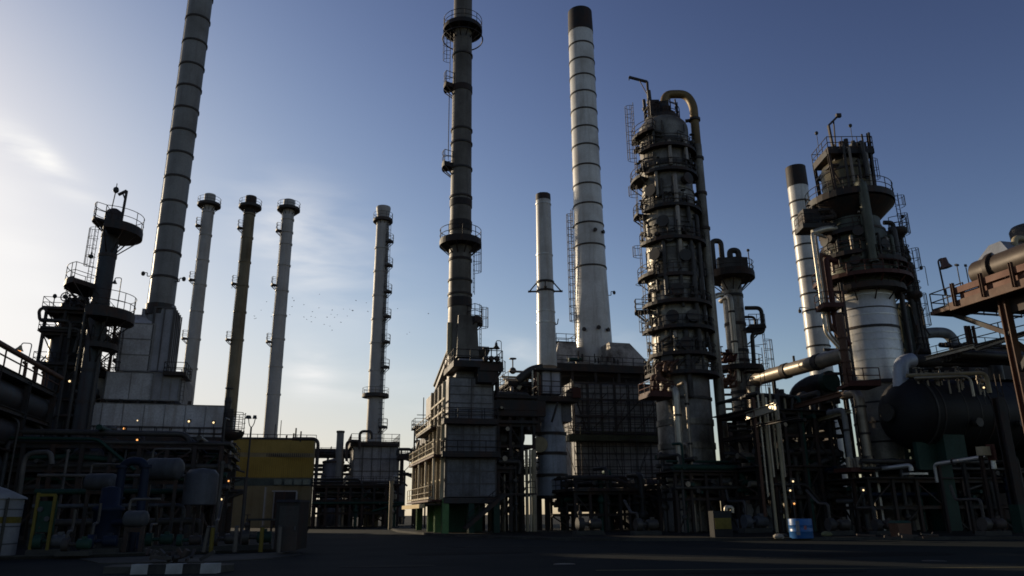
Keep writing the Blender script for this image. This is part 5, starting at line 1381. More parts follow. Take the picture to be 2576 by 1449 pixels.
# stack of short ladders and grated steps seen between the two columns
stp = MB(); q = P(1826, 1020, 76)
for i in range(14):
    z = Zat(975 + i * 18, q.x, q.y); stp.box((q.x, q.y, z), (1.5, .9, .12))
for k in (-.75, .75): stp.beam((q.x + k, q.y, .12), (q.x + k, q.y, Zat(970, q.x, q.y)), .12)
solo('stair_tower', stp, STEEL, 'narrow stair tower between the ringed column and the slim column', 'stairway', (q.x, q.y, .12))

# -- the big dark drum on green saddles
YDm = 58
pa = P(2292, 1040, YDm); rd_ = 88 * mpp(pa)
pb_ = pa + B * 17
DRUM = mat('near_black_drum_lagging', (.016, .016, .017), .55, .15, (.02, .015, .012), .5, .5, .5, .25)
oDr = thing('horizontal_drum', 'huge dark horizontal drum with a round end on green saddles', 'drum', (pa.x, pa.y, .12))
part('shell', MB().vessel(pa, pb_, rd_, 40, .72), DRUM, oDr)
for k in (.6, 5, 9.5, 14): part('lagging_band', MB().cyl(pa + B * k, pa + B * (k + .12), rd_ + .04, n=40), DR, oDr)
for k in (1.6, 10.5):
    c = pa + B * k
    part('saddle', MB().box((c.x, c.y, pa.z - rd_ * .95), (1.9, rd_ * 1.5, rd_ * .8), GR).box((c.x, c.y, (pa.z - rd_ * 1.2 + .12) / 2), (1.25, 1.5, pa.z - rd_ * 1.2 - .12), GR), STEELG, oDr)
for k in (2.6, 3.9, 6.4, 8.0, 11.4, 12.8): part('lagging_band', MB().cyl(pa + B * k, pa + B * (k + .06), rd_ + .025, n=40), PIPED, oDr)
part('lagging_band', MB().cyl(pa + B * -.05, pa + B * .08, rd_ + .07, n=40), PIPED, oDr)
hd = pa - B * (rd_ * .70); part('manway', MB().cyl(hd + B * .3, hd - B * .25, .5, n=18).cyl(hd - B * .25, hd - B * .36, .66, n=18), PIPED, oDr)
for k in (3.2, 7.2, 12.0): nz = pa + B * k + (Z * -.35 - A * .94).normalized() * rd_; part('nozzle', MB().cyl(nz, nz - A * .4, .22, n=12).cyl(nz - A * .4, nz - A * .5, .34, n=12), PIPED, oDr)
part('ladder', MB().ladder(V3((pa + B * 5.4 - A * (rd_ + .5)).to_tuple()) * 1 - Z * (pa.z - .2), pa.z + rd_ - .2, -A, False), STEEL, oDr)
c = pa - B * .5; part('saddle_plate', MB().box((c.x + .6, c.y - .9, pa.z - rd_ * 1.22), (1.9, .35, 2.0), GR), STEELG, oDr)
pp = P(2302, 1192, YDm - 2.4); part('small_shelf', MB().box(pp, (1.6, .7, .14), GR), ALU, oDr)
lw = [P(2253 + 14, 952, YDm - .6), P(2262, 930, YDm - .6), P(2285, 912, YDm - .2), P(2360, 918, YDm + 3)]
solo('pipe', MB().pipe([P(2266, 975, YDm - .4), P(2266, 912, YDm - .4), P(2294, 906, YDm)], .56, 18, 1.2), mat('pale_blue_grey_cladding', (.36, .38, .42), .45, .2, (.2, .2, .2), .3, .5, .4, .1), 'pale grey fat elbow pipe standing on the end of the dark drum', 'pipe', P(2266, 975, YDm - .4))
for i, (px0, py0, px1, py1, Y, rad, m) in enumerate(((2296, 908, 2500, 908, 58.2, .5, PIPED), (2280, 945, 2480, 938, 56.4, .16, TAN), (2300, 951, 2440, 946, 56, .10, GOLD))):
    solo('pipe', MB().pipe([P(px0, py0, Y), P(px1, py1, Y - 1), P(px1, py1, Y - 1) - Z * 1.5], rad, 12, .5), m, ['dark fat pipe lying above the drum', 'tan pipe along the crown of the drum', 'thin bright pipe along the crown of the drum'][i], 'pipe', P(px0, py0, Y))
for i in range(14):
    p = P(rr_.uniform(2300, 2480), rr_.uniform(945, 958), 56 + rr_.random()); part('valve', valve(MB(), p, rr_.uniform(.1, .2)).cyl(p - Z * 1.2, p + Z * .5, .08, n=6), PIPEM, oDr)
# curved grey duct from the tower
solo('curved_pipe', MB().pipe([P(2305, 842, 66), P(2352, 836, 66), P(2384, 838, 66), P(2402, 862, 66), P(2404, 905, 66)], .48, 16, 1.9), mat('weathered_grey_lagging', (.20, .21, .21), .5, .2, (.07, .06, .05), .5, .5, .5, .15), 'grey pipe curving down in a wide elbow from the vacuum tower', 'pipe', P(2305, 842, 66))

# -- raised platform with exchangers at the right edge, orange sunlight in its beam colours
YQ = 50
oQ = thing('exchanger_platform', 'high platform coloured sunlit orange, carrying dark exchangers at the picture edge', 'platform', (P(2500, 770, YQ).x, YQ, .12))
e0 = P(2392, 772, YQ); dirn = -A                                        # its lit long side runs towards the camera
def qv(a, b, z): return e0 - A * a + B * b + Z * z                      # a: towards the camera, b: to the right
LQ, WQ = 17, 8
part('edge_beam', MB().box(qv(LQ / 2, 0, .0), (.25, LQ, .55), GR), ORNG, oQ)
part('edge_beam', MB().box(qv(LQ / 2, -.05, .95), (.2, LQ * .96, .42), GR).box(qv(LQ / 2, .1, .48), (.08, LQ * .9, .5), GR), mat('sunlit_orange_panel', (.13, .05, .028), .6, 0, (.08, .03, .02), .6, .6, .5, .2), oQ)
for k in range(8): part('stanchion', MB().ibeam(qv(.6 + k * 2.3, -.2, -.1), qv(.6 + k * 2.3, -.2, 1.5), .22, .2), ORNG, oQ)
part('deck', MB().box(qv(LQ / 2, WQ / 2, -.1), (WQ - .3, LQ, .2), GR), STEEL, oQ)
part('railing', MB().rail([qv(1.2, .1, .1), qv(-1.7, .1, .1), qv(-1.7, WQ, .1)], 1.3, .045, 1.2), STEEL, oQ)
part('deck_extension', MB().box(qv(-.9, 1.2, -.05), (2.6, 1.7, .25), GR), ORNG, oQ)
for k, (b_, z_, r_) in enumerate(((1.5, 2.0, .95), (3.9, 1.9, .9), (6.3, 2.0, .95))):
    part('exchanger_shell', MB().vessel(qv(1.4, b_, z_), qv(LQ, b_, z_), r_, 20, .3).cyl(qv(2.6, b_, z_), qv(2.9, b_, z_), r_ + .18, n=20).cyl(qv(6.5, b_, z_), qv(6.7, b_, z_), r_ + .08, n=20).cyl(qv(10.5, b_, z_), qv(10.7, b_, z_), r_ + .08, n=20), mat('brown_exchanger_lagging', (.05, .037, .028), .5, .2, (.03, .02, .015), .5, .5, .5, .2), oQ)
    part('shell_saddle', MB().box(qv(4, b_, .55), (1.5, .4, 1.2), GR).box(qv(11, b_, .55), (1.5, .4, 1.2), GR), STEEL, oQ)
part('canopy_hood', MB().box(qv(3.0, 3.2, 3.2), (4.4, 2.6, 1.0), GR, (.8, .35)), mat('pale_blue_hood_sheet', (.20, .22, .26), .5, .2, (.12, .12, .12), .4, .5, .4, .15), oQ)
fl_ = MB()
for i in range(5):
    p = qv(.4 + rr_.random() * .6, .6 + i * .7, 1.2); fl_.cyl(p, p + Z * rr_.uniform(1.5, 1.75), .035, n=5).box(p + Z * 1.7, (.3, .16, .12), rr_.random())
part('floodlight_row', fl_, LAMPM, oQ)
uq = MB(); 
for (a, b) in ((3.2, 1.0), (3.2, WQ - 1), (12, 1.0), (12, WQ - 1)):
    part('column', MB().ibeam(qv(a, b, -.2), V3((qv(a, b, 0).x, qv(a, b, 0).y, .12)), .5, .5), ORNG if b == 1.0 else STEEL, oQ)  # orange sunlight coloured onto the lit-side columns only
for (p0, p1) in (((-.8, 1.0, -.3), (3.2, 1.0, -2.6)), ((7.5, 1.0, -.3), (3.4, 1.0, -5)), ((3.2, 1.0, -3), (3.2, WQ - 1, -6.5)), ((12, 1, -.4), (12, WQ - 1, -5)), ((7.6, 1, -.3), (11.8, 1, -5)), ((3.2, WQ - 1, -2), (3.2, 1, -6))):
    part('brace', MB().beam(qv(*p0), qv(*p1), .26, .3), STEEL, oQ)
part('under_girder', MB().box(qv(8, 1.4, -.75), (.5, 11, 1.0), GR).box(qv(8.5, WQ - 1, -.8), (.5, 13, 1.1), GR).box(qv(7.6, 3.6, -1.8), (4, 6, 1.9), GR), STEEL, oQ)
for k, (a, b) in enumerate(((1.8, 2.4), (5, 2.2), (6.2, 3.4))): part('drop_pipe', MB().cyl(qv(a, b, -.3), V3((qv(a, b, 0).x, qv(a, b, 0).y, 6)), .16 + .06 * k, n=10), [PIPEM, TAN, PIPED][k], oQ)
part('cable_loop', MB().pipe([qv(6.5, 1.2, -3.2), qv(8, 1.2, -3.8), qv(9.5, 1.2, -3.7), qv(11, 1.2, -3.0)], .06, 6, 1), STEEL, oQ)
q = P(2357, 652, YQ + 1.0)
base = V3((P(2378, 742, YQ + 1).x, q.y, Zat(742, *ax(2378, 742, YQ + 1))))
o = thing('gooseneck_lamp', 'big bell-shaped lamp on a bent pole at the corner of the orange platform', 'lamp', base, 'gooseneck lamps on the plant')
part('pole', MB().pipe([base, V3((q.x + .05, q.y, q.z - .1)), V3((q.x + .35, q.y, q.z + .05)), V3((q.x + .5, q.y, q.z - .02))], .06, 8, .2), STEEL, o)
lt = V3((q.x + .42, q.y, q.z + .05)); ld = V3((.18, 0, -.95)).normalized()
part('lamp_head', MB().tube([lt, lt + ld * .45, lt + ld * .5, lt + ld * .72], [.24, .27, .30, .42], 16), mat('dull_reddish_lamp_shade', (.13, .07, .06), .5), o)
part('bulb', MB().ball(lt + ld * .66, .14, 1, 8), TANKW, o)
# far-right overhead pipe and hanging drum end
a0 = P(2549, 598, 47)
o = thing('pipe', 'tan pipe dropping past the orange platform at the picture edge', 'pipe', (a0.x, a0.y, .12))
part('run', MB().pipe([a0 + B * 3, a0, V3((a0.x + .2, a0.y, a0.z - 8)), V3((a0.x + .4, a0.y, .12))], .20, 12, .5), TAN, o)
part('flange', MB().ring(a0.x + .1, a0.y, .2, a0.z - 4.4, .3, .09, 12), DR, o)
c = P(2592, 600, 48)
o = thing('overhead_vessel', 'upright dark vessel with a ribbed top cut by the picture edge', 'vessel', (c.x, c.y, .12))
part('shell', MB().lathe(c.x, c.y, [(.72, .12), (.72, c.z + .1), (.6, c.z + .5)], 20), PIPEM, o)
part('head', MB().lathe(c.x, c.y, [(1.05, c.z - .9), (1.15, c.z + .6), (1.0, c.z + .85), (.1, c.z + 1.1)], 20), PIPED, o)

# -- lower dark deck with pipes below the orange platform
oU, qU, zU = frame('pipe_rack', 'dark two-level pipe rack behind the big dark drum', 'pipe rack', 2440, 2760, [893, 1000, 1160], 62, 8, 5, 2, STEEL, [0], True, True, 40, [PIPED, PIPED, DR, PIPEM], None, .34, 55, 3)
d = MB()
for k in range(6):
    q0 = P(2370 + k * 8, 905 - k * 3, 53.5 - k * .2); d.tube([q0, q0 + B * 14], .2 + .06 * (k % 3), 8)
part('pipe_bundle', d, PIPED, oU)
for px0, py0, px1, py1, w_ in ((2330, 902, 2450, 872, .3), (2450, 880, 2580, 838, .3)):
    a, b = P(px0, py0, 54), P(px1, py1, 51); part('lit_beam', MB().ibeam(a, b, .35, w_), PIPEM, oU)
for px in (2428, 2436, 2447):
    a = P(px, 820, 54); part('riser_pipe', MB().cyl(V3((a.x, a.y, Zat(900, a.x, a.y))), a, .12, n=8), ORNG, oU)
part('hand_railing', MB().rail([P(2395, 895, 54), P(2440, 880, 53)], 1.2, .04, .7).rail([P(2450, 872, 53), P(2590, 838, 50)], 1.25, .04, 1.5), STEEL, oU)
part('deep_fascia', MB().box(*(lambda g: (g[0], g[1], GR))(gbox(2410, 2700, 900, 955, 60.5, 3))), STEEL, oU)
# inclined dark column at the edge, green foot
a, b = P(2532, 1120, 52), P(2572, 1330, 52)
o = thing('raking_column', 'raking dark column with a green foot in front of the drum', 'column', (b.x, b.y, .12))
part('shaft', MB().ibeam(V3((b.x, b.y, .12)), a + (a - b) * .6, .55, .55), STEEL, o)
part('foot', MB().box((b.x, b.y, 1.0), (.75, .75, 1.8), GR), STEELG, o)
# lower lit pipe and things under the drum
a, b = P(2352, 1168, 53), P(2495, 1147, 49)
o = thing('pipe', 'bright pipe slanting below the dark drum', 'pipe', a)
part('run', MB().pipe([a - Z * 1.2, a, b, b - Z * .8], .15, 12, .3), ALU, o)
for t in (.5, .97): q = a.lerp(b, t); part('support', MB().ibeam(q - Z * .1, V3((q.x, q.y, .12)), .2, .2), STEEL, o)
q = a.lerp(b, .06); part('support', MB().ibeam(q - Z * .1, V3((q.x, q.y, .12)), .2, .2), STEEL, o)
part('flange', MB().cyl(a.lerp(b, .33), a.lerp(b, .35), .24, n=12), DR, o)
a, b = P(2238, 1177, 56), P(2290, 1170, 55)
solo('pipe', MB().pipe([a + A * 1.5 - Z * 5, a + A * 1.5, a, b, b - Z * .4], .16, 10, .3), ALU, 'short pale pipe poking out beside the green saddle', 'pipe', a)
vb_ = P(2478, 1135, 49)
o = thing('valve_box', 'small yellowish lit valve box at the end of the bright slanting pipe', 'valve box', P(2480, 1132, 49))
part('box', MB().box(P(2478, 1135, 49), (.9, .5, .55), GR), TAN, o); part('side_plate', MB().box(P(2494, 1138, 48.9), (.2, .5, 1.0), GR), REDS, o); part('stand', MB().ibeam(vb_ - Z * .25 + A * .4, V3((vb_.x, vb_.y, .12)) + A * .4, .2, .2), STEEL, o)
# red-edged small platform
o = thing('low_platform', 'low red-edged platform with fittings beside the drum head', 'platform', P(2160, 1178, 57)); d, c, wd = deck(o, 2136, 2205, 1176, 56.4, 2.0, REDS, False, 1, .3)
for i in range(9): p = P(2136 + i * 8, 1175.5, 56.8 + rr_.random()); part('fitting', MB().cyl(p, p + Z * rr_.uniform(.3, .8), rr_.uniform(.06, .18), n=8), PIPEM, o)
for i in (2142, 2198): q = P(i, 1182, 57.4); part('leg', MB().ibeam(q, V3((q.x, q.y, .12)), .22, .22), STEEL, o)
# equipment along the yard behind the kerb
def pump(px, py, s, label, m1, m2, gold=False, group='pumps along the kerb of the plant yard', z0=.12):
    s *= .72; m1 = {CLADD: PIPED, GREYP: PALEV, ORNG: PIPED}.get(m1, m1); m2 = {CLADD: PIPED, GREYP: PALEV}.get(m2, m2)  # darker material copies put the yard's shade into the pumps
    q = G(px, py, z0); o = thing('pump', label, 'pump', (q.x, q.y, z0), group)
    part('plinth', MB().box((q.x, q.y, z0 + .14 * s), (2.0 * s, .9 * s, .28 * s), GR, (.96, .94)), CONC, o)
    e = q + Z * (.28 + .42) * s; 
    part('motor', MB().vessel(e + B * .15 * s, e + B * .85 * s, .33 * s, 16, .3).box(e + B * .5 * s + Z * .38 * s, (.3 * s, .25 * s, .2 * s), GR), m1, o)
    part('casing', MB().cyl(e - B * .75 * s, e - B * .35 * s, .42 * s, n=18).cyl(e - B * .35 * s, e + B * .15 * s, .12 * s, n=10), m2, o)
    rq = random.Random(label); h1 = rq.uniform(.7, 1.6) * s
    if rq.random() < .6: part('discharge_pipe', MB().pipe([e - B * .55 * s, e - B * .55 * s + Z * h1, e - B * .55 * s + Z * h1 + A * rq.choice((1, 2)) * s, e - B * .55 * s + Z * (h1 + .9) + A * rq.choice((1, 2.2)) * s], .10 * s, 10, .25), PIPED, o)
    else: part('discharge_valve', valve(MB().cyl(e - B * .55 * s, e - B * .55 * s + Z * .7 * s, .1 * s, n=8), e - B * .55 * s + Z * .7 * s, .14 * s), DR, o)
    return o
plist = [(1480, 1346, 1.5, 'dark pump beside the foot of the stairway', CLADD, DR), (1625, 1346, 1.4, 'pump in front of the bright drop pipe', CLADD, PIPED),
    (1900, 1340, 1.6, 'pale-faced big pump by the compressor end covers', GREYP, GREYP), (2110, 1346, 1.3, 'pump between the blue barrel and the lidded bin', PIPED, DR),
    (2225, 1345, 1.2, 'dark pump beside the green lidded bin', DR, DR), (2500, 1347, 1.3, 'pump by the raking column', DR, PIPED)]
for px, py, s, lab, m1, m2 in plist: pump(px, py, s, lab, m1, m2)
# round pale end covers of the big pump
o = thing('compressor', 'compressor with three pale round end covers', 'compressor', G(1905, 1338, .12))
q = G(1906, 1336, .12)
part('skid', MB().box(q + Z * .5, (4.4, 1.6, .9), GR), CLADD, o)
for k, px in enumerate((1876, 1907, 1932)):
    c = P(px, 1284 + k * 2, q.y - .6); part('end_cover', MB().cyl(c, c - A * .5, .52 - .05 * k, n=20).cyl(c - A * .5, c - A * .56, .36, n=16), GREYP, o)
    part('cylinder', MB().cyl(c, c + A * 2, .55, n=18).box(V3((c.x, c.y + 1, c.z / 2)), (.5, 1, c.z), GR), CLADD, o)
# blue barrel, stone, yellow box
q = G(2017, 1354, .12); rb_ = 28.5 * mpp(q); hb_ = 47 * mpp(q)
o = thing('barrel', 'bright blue barrel standing at the kerb', 'barrel', (q.x, q.y, .12))
part('body', MB().lathe(q.x, q.y, [(rb_ * .97, .12), (rb_, .18), (rb_, .12 + hb_ * .34), (rb_ * 1.03, .12 + hb_ * .36), (rb_, .12 + hb_ * .38), (rb_, .12 + hb_ * .66), (rb_ * 1.03, .12 + hb_ * .68), (rb_, .12 + hb_ * .7), (rb_, .12 + hb_ * .97), (rb_ * .97, .12 + hb_)], 32), BARREL, o)
part('lid', MB().lathe(q.x, q.y, [(rb_ * .9, .12 + hb_), (rb_ * .9, .12 + hb_ + .02), (.05, .12 + hb_ + .02)], 24), BLUE, o)
part('white_label', MB().lathe(q.x, q.y, [(rb_ + .006, .3), (rb_ + .006, .12 + hb_ * .9)], 6, False, R_(228), R_(246)), TANKW, o)
sign = mat('faded_red_paint', (.25, .10, .12), .6); part('red_patch', MB().lathe(q.x, q.y, [(rb_ + .006, .12 + hb_ * .45), (rb_ + .006, .12 + hb_ * .65)], 5, False, R_(266), R_(280)), sign, o)
def rock(px, py, s, label, m, z0=.12):
    q = G(px, py, z0); mb = MB(); rq_ = random.Random(int(px)); n = 10; prof_ = [(.75, 0), (1.0, .25), (.85, .55), (.5, .75), (.05, .82)]
    vs, fs = [], []
    for r, z in prof_:
        for j in range(n):
            t = 2 * math.pi * j / n; k = 1 + rq_.uniform(-.16, .16); vs.append((q.x + r * s * k * math.cos(t), q.y + r * s * k * .8 * math.sin(t), z0 + z * s))
    for i in range(len(prof_) - 1):
        for j in range(n): fs.append((i * n + j, i * n + (j + 1) % n, (i + 1) * n + (j + 1) % n, (i + 1) * n + j))
    return solo('rock', mb.add(vs, fs), m, label, 'rock', (q.x, q.y, z0))
rock(1959, 1355, .33, 'pale lump of stone beside the blue barrel', mat('pale_stone', (.30, .27, .22), .9)); rock(1972, 1351, .25, 'small stone between the pale lump and the blue barrel', CONC)
rock(2080, 1349, .35, 'mossy greenish stone on the kerb by the blue barrel', mat('mossy_stone', (.16, .16, .08), .9))
q = G(1824, 1352, .12)
o = thing('cabinet', 'dark floor cabinet with a dull yellow front panel', 'cabinet', (q.x, q.y + .8, .12))
hb2 = Zat(1285, q.x, q.y)
part('body', MB().box((q.x, q.y + .8, hb2 / 2 + .06), (46 * mpp(q), 1.2, hb2 - .12)), SHD, o)
part('front_panel', MB().box((q.x, q.y + .17, (Zat(1303, q.x, q.y) + Zat(1331, q.x, q.y)) / 2), (41 * mpp(q), .06, Zat(1303, q.x, q.y) - Zat(1331, q.x, q.y))), YPAINT, o)
part('valve', MB().pipe([P(1826, 1285, q.y + .6), P(1826, 1276, q.y + .6), P(1842, 1276, q.y + .6), P(1842, 1290, q.y + .6)], .13, 10, .15), GOLD, o)
q = G(2268, 1350, .12)
o = thing('waste_bin', 'small bin with a green lid and orange side under the drum', 'bin', (q.x, q.y, .12))
part('body', MB().box((q.x, q.y, .5), (.85, .7, .76), GR, (1.12, 1.1)), ORNG, o); part('lid', MB().box((q.x, q.y, .95), (1.0, .82, .14), GR, (.8, .7)), STEELG, o)
db = MB(); q = G(2285, 1356, .17)
for i in range(14):
    p = q + V3((rr_.uniform(-1.9, 1.9), rr_.uniform(-.3, .5), rr_.uniform(.02, .2))); e = p + V3((rr_.uniform(-1.2, 1.2), rr_.uniform(-.2, .2), rr_.uniform(-.02, .15))); db.beam(p, e, rr_.uniform(.04, .12))
tag(part('rubble', db, DR), 'flat pile of dark scrap rods and boards on the kerb under the drum', 'rubble', None, 'stuff')
# lit bits: small lamps among the pipes
for i, (px, py, Y) in enumerate(((1995, 1211, 55), (1998, 1291 - 24, 54.5), (2172, 1233, 56), (1988, 1212 + 22, 55.2), (2545 - 70, 975, 53))):
    q = P(px, py, Y); o = thing('bulkhead_lamp', ['small lit lamp on the rack well above the blue barrel', 'orange-lit small lamp just above the blue barrel', 'warm lit lamp below the red-edged low platform', 'dim lit lamp between the two lamps above the blue barrel', 'tiny lit lamp under the deck above the drum'][i], 'lamp', q, 'lit lamps in the shade of the racks')
    part('housing', MB().box(q + V3((0, .12, .08)), (.34, .14, .3)).beam(q + V3((0, .15, 0)), q + V3((0, .15, -1.2)), .06), LAMPM, o); part('bulb', MB().ball(q, .065, 1, 8), BULBW if i != 1 else BULBO, o)
# dark under-structure along the yard
# dark sheds added behind the racks to block sky showing through
def shed(label, px0, px1, top, Y, dep, m):
    c_, s_ = gbox(px0, px1, top, 1330, Y, dep)
    zt = c_.z + s_[2] / 2
    o = thing('shed', label, 'shed', (c_.x, c_.y, .12), 'added dark backing sheds behind the racks')
    part('wall', MB().box((c_.x, c_.y, zt / 2 + .06), (s_[0], dep, zt - .12), GR), m, o)
    part('roof', MB().box((c_.x, c_.y, zt + .15), (s_[0] + .8, dep + .8, .3), GR, (.98, .8)), STEEL, o)
    n = max(3, int(s_[0] / 3))
    for i in range(n):
        q = V3((c_.x, c_.y, 0)) + B * ((i + .5) / n - .5) * s_[0] - A * (dep / 2 + .04)
        part('dark_bay_panel', MB().box(V3((q.x, q.y, zt * .3)), (s_[0] / n * .62, .08, zt * .5), GR), BLACKP, o)  # black panels on a solid wall paint the shade of open bays
        part('post', MB().ibeam(V3((q.x, q.y, .12)) + B * s_[0] / n * .5 - A * .15, V3((q.x, q.y, zt)) + B * s_[0] / n * .5 - A * .15, .25, .25), STEEL, o)
shed('added dark backing shed closing the gaps behind the rack of orange-lit beams', 1905, 2125, 1062, 73, 6, SHD)
shed('added dark backing shed closing the gaps behind the big dark drum', 2275, 2740, 990, 70, 6, SHD)
shed('low added dark backing shed at the foot of the ringed column', 1600, 1800, 1215, 78, 5, SHD)
frame('process_structure', 'low dark structure of valves and pipes along the yard under the drum', 'steel frame', 2150, 2640, [1205, 1270], 58, 6, 7, 1, STEEL, [0], True, False, 44, [PIPED, DR, STEELG, BLUE, PIPED], None, .24, 91, 5)
frame('process_structure', 'low dark structure between the furnaces and the ringed column', 'steel frame', 1440, 1680, [1236, 1290], 70, 7, 6, 1, STEEL, [0], True, True, 34, [PIPED, DR, PIPED, STEELG], None, .24, 92, 4)
frame('process_structure', 'dark pipework frame at the foot of the two columns', 'steel frame', 1690, 1900, [1188, 1250], 61.5, 3, 5, 1, STEEL, [0], True, False, 40, [PIPED, DR, PIPED, STEELG, PIPEM], None, .22, 93, 3)
# ---------------------------------------------------------------- left hand pipe racks and pump yard
rl_ = random.Random(404)
# the receding rack whose top rails show against the bright sky
e_far = P(135, 992, 62); e_far = V3((e_far.x, e_far.y, e_far.z)); n_b = 7; sp = 6.0
oK = thing('pipe_rack', 'long dark pipe rack running away from the camera, rusty handrail on top', 'pipe rack', (e_far.x, e_far.y, .12))
zt_k = e_far.z
def kq(i, b, z): return V3((e_far.x, e_far.y, 0)) - A * (i * sp) - B * b + Z * z
Wk = 5.5
for i in range(n_b + 1):
    for b in (0, Wk): part('column', MB().ibeam(kq(i, b, .12), kq(i, b, zt_k), .35, .35), STEEL, oK)
    part('cross_beam', MB().ibeam(kq(i, 0, zt_k - .2), kq(i, Wk, zt_k - .2), .3, .4).ibeam(kq(i, 0, zt_k - 2.6), kq(i, Wk, zt_k - 2.6), .3, .4).ibeam(kq(i, 0, zt_k - 5), kq(i, Wk, zt_k - 5), .3, .4), STEEL, oK)
part('stringers', MB().ibeam(kq(0, 0, zt_k), kq(n_b, 0, zt_k), .3, .4).ibeam(kq(0, 0, zt_k - 2.5), kq(n_b, 0, zt_k - 2.5), .3, .35).ibeam(kq(0, Wk, zt_k), kq(n_b, Wk, zt_k), .3, .4), STEEL, oK)
for k in range(9):
    z = zt_k - [.0, 2.4, 4.8][k % 3] + .25; b = .5 + (k // 3) * 1.9 + rl_.random() * .6; r = rl_.uniform(.15, .3)
    part('pipe', MB().cyl(kq(-.2, b, z), kq(n_b, b, z), r, n=10), rl_.choice([PIPED, SILM, PIPED]), oK)
part('railing', MB().rail([kq(-.1, -.1, zt_k + .2), kq(n_b, -.1, zt_k + .2)], 1.35, .06, 3.0, toe=False), ORNG, oK)
part('top_pipe', MB().cyl(kq(-.1, -.2, zt_k + 1.45), kq(n_b, -.2, zt_k + 1.45), .2, n=10), ORNG, oK)
for k, (b, z, r) in enumerate(((1.2, -1.25, 1.05), (3.6, -1.25, 1.05), (1.3, -3.8, 1.1), (3.8, -3.8, 1.1), (1.5, -6.3, 1.15), (4.0, -6.4, 1.1))):
    part('duct', MB().cyl(kq(-.3, b, zt_k + z), kq(n_b, b, zt_k + z), r, n=20), SILM, oK)  # ducts added to fill the rack so it reads solid dark
for z in (0, -2.5, -5.0): part('filler_tray', MB().box(kq(n_b / 2, Wk / 2, zt_k + z - .12), (Wk, n_b * sp, .12), GR), STEEL, oK)  # trays added to block sky between the levels
for k in range(8):
    i = .3 + k * .9; part('riser_pipe', MB().pipe([kq(i, -.2, .12), kq(i, -.2, zt_k - 3), kq(i, .6, zt_k - 2.6)], rl_.uniform(.08, .16), 8, .4), rl_.choice([PIPED, SILM, STEELG]), oK)
for k in range(3): 
    p = kq(.5 + k * .35, 0, zt_k + .2); part('end_bracket', MB().pipe([p, p + Z * 1.0, p + Z * 1.0 - A * .5], .12, 6, .3), ORNG, oK)
tp = P(81, 864, 58); bp = kq((62 - 58) / (sp * A.y), 0.1, zt_k + .3)
bb_ = V3((tp.x - .1, 58, Zat(922, tp.x, 58)))
o = thing('gooseneck_lamp', 'amber-glowing gooseneck lamp above the handrail of the long pipe rack', 'lamp', bb_, 'gooseneck lamps on the plant')
part('pole', MB().pipe([bb_, V3((tp.x, tp.y, tp.z)), V3((tp.x - .75, tp.y, tp.z + .05)), V3((tp.x - .85, tp.y, tp.z - .15))], .04, 6, .25), mat('pale_lamp_pole', (.3, .28, .24), .5), o)
hp_ = V3((tp.x - .85, tp.y, tp.z - .15))
part('lamp_head', MB().tube([hp_, hp_ + V3((-.05, 0, -.18)), hp_ + V3((-.1, 0, -.4))], [.07, .16, .33], 12), TAN, o)
part('bulb', MB().ball(hp_ + V3((-.1, 0, -.42)), .16, 1, 8), BULBO, o)

# cross rack with many pipes along the pump yard
oC, qC, zC = frame('pipe_rack', 'dark cross rack of pipes behind the pump yard', 'pipe rack', -60, 535, [1118, 1178, 1232], 57, 4, 9, 1, STEEL, [], True, False, 30, [PIPED, SILM, PIPED, STEELG], None, .28, 61, 2)
for k in range(12):
    z = zC[k % 3] + .2; j = .12 + .22 * (k // 3)
    part('line_pipe', MB().cyl(qC(-.3, j, z), qC(9.3, j, z), rl_.uniform(.12, .24), n=10), rl_.choice([PIPED, SILM, PIPED, PIPED]), oC)
frame('process_structure', 'dark pipework frame between the cross rack and the pale furnace', 'steel frame', 120, 560, [1150, 1215, 1265], 66, 5, 8, 1, STEEL, [0], True, True, 50, [PIPED, SILM, DR, STEELG, PIPED], None, .26, 62, 5)
shed('long added dark backing shed behind the cross rack of the pump yard', -140, 470, 1165, 84, 5, SHD)
shed('added dark backing shed between the pump yard and the yellow shed', 440, 575, 1175, 80, 4, SHD)
# white tank cut by the left edge
q = G(-128, 1403, .12); rk_ = 92 * mpp(q)
o = thing('storage_tank', 'white tank with a yellow band and a conical roof', 'tank', (q.x, q.y + rk_, .12))
cx_, cy_ = q.x, q.y + rk_
ztk = Zat(1252, q.x, q.y)
part('shell', MB().lathe(cx_, cy_, [(rk_, .12), (rk_, ztk)], 40, False), TANKW, o)
part('roof', MB().lathe(cx_, cy_, [(rk_ * 1.07, ztk - .04), (rk_ * 1.07, ztk + .03), (rk_ * .5, ztk + .42), (.05, ztk + .62)], 40), TANKW, o)
part('yellow_band', MB().lathe(cx_, cy_, [(rk_ + .008, Zat(1318, q.x, q.y)), (rk_ + .008, Zat(1301, q.x, q.y))], 40, False), YPAINT, o)
for k in (.2, .5, .8): part('weld_seam', MB().ring(cx_, cy_, rk_, .12 + (ztk - .12) * k, .05, .012, 40), PALEV, o)
part('downpipe', MB().cyl((cx_ + rk_ * .96, cy_ - rk_ * .42, .12), (cx_ + rk_ * .96, cy_ - rk_ * .42, ztk), .06, n=8), CONC, o)
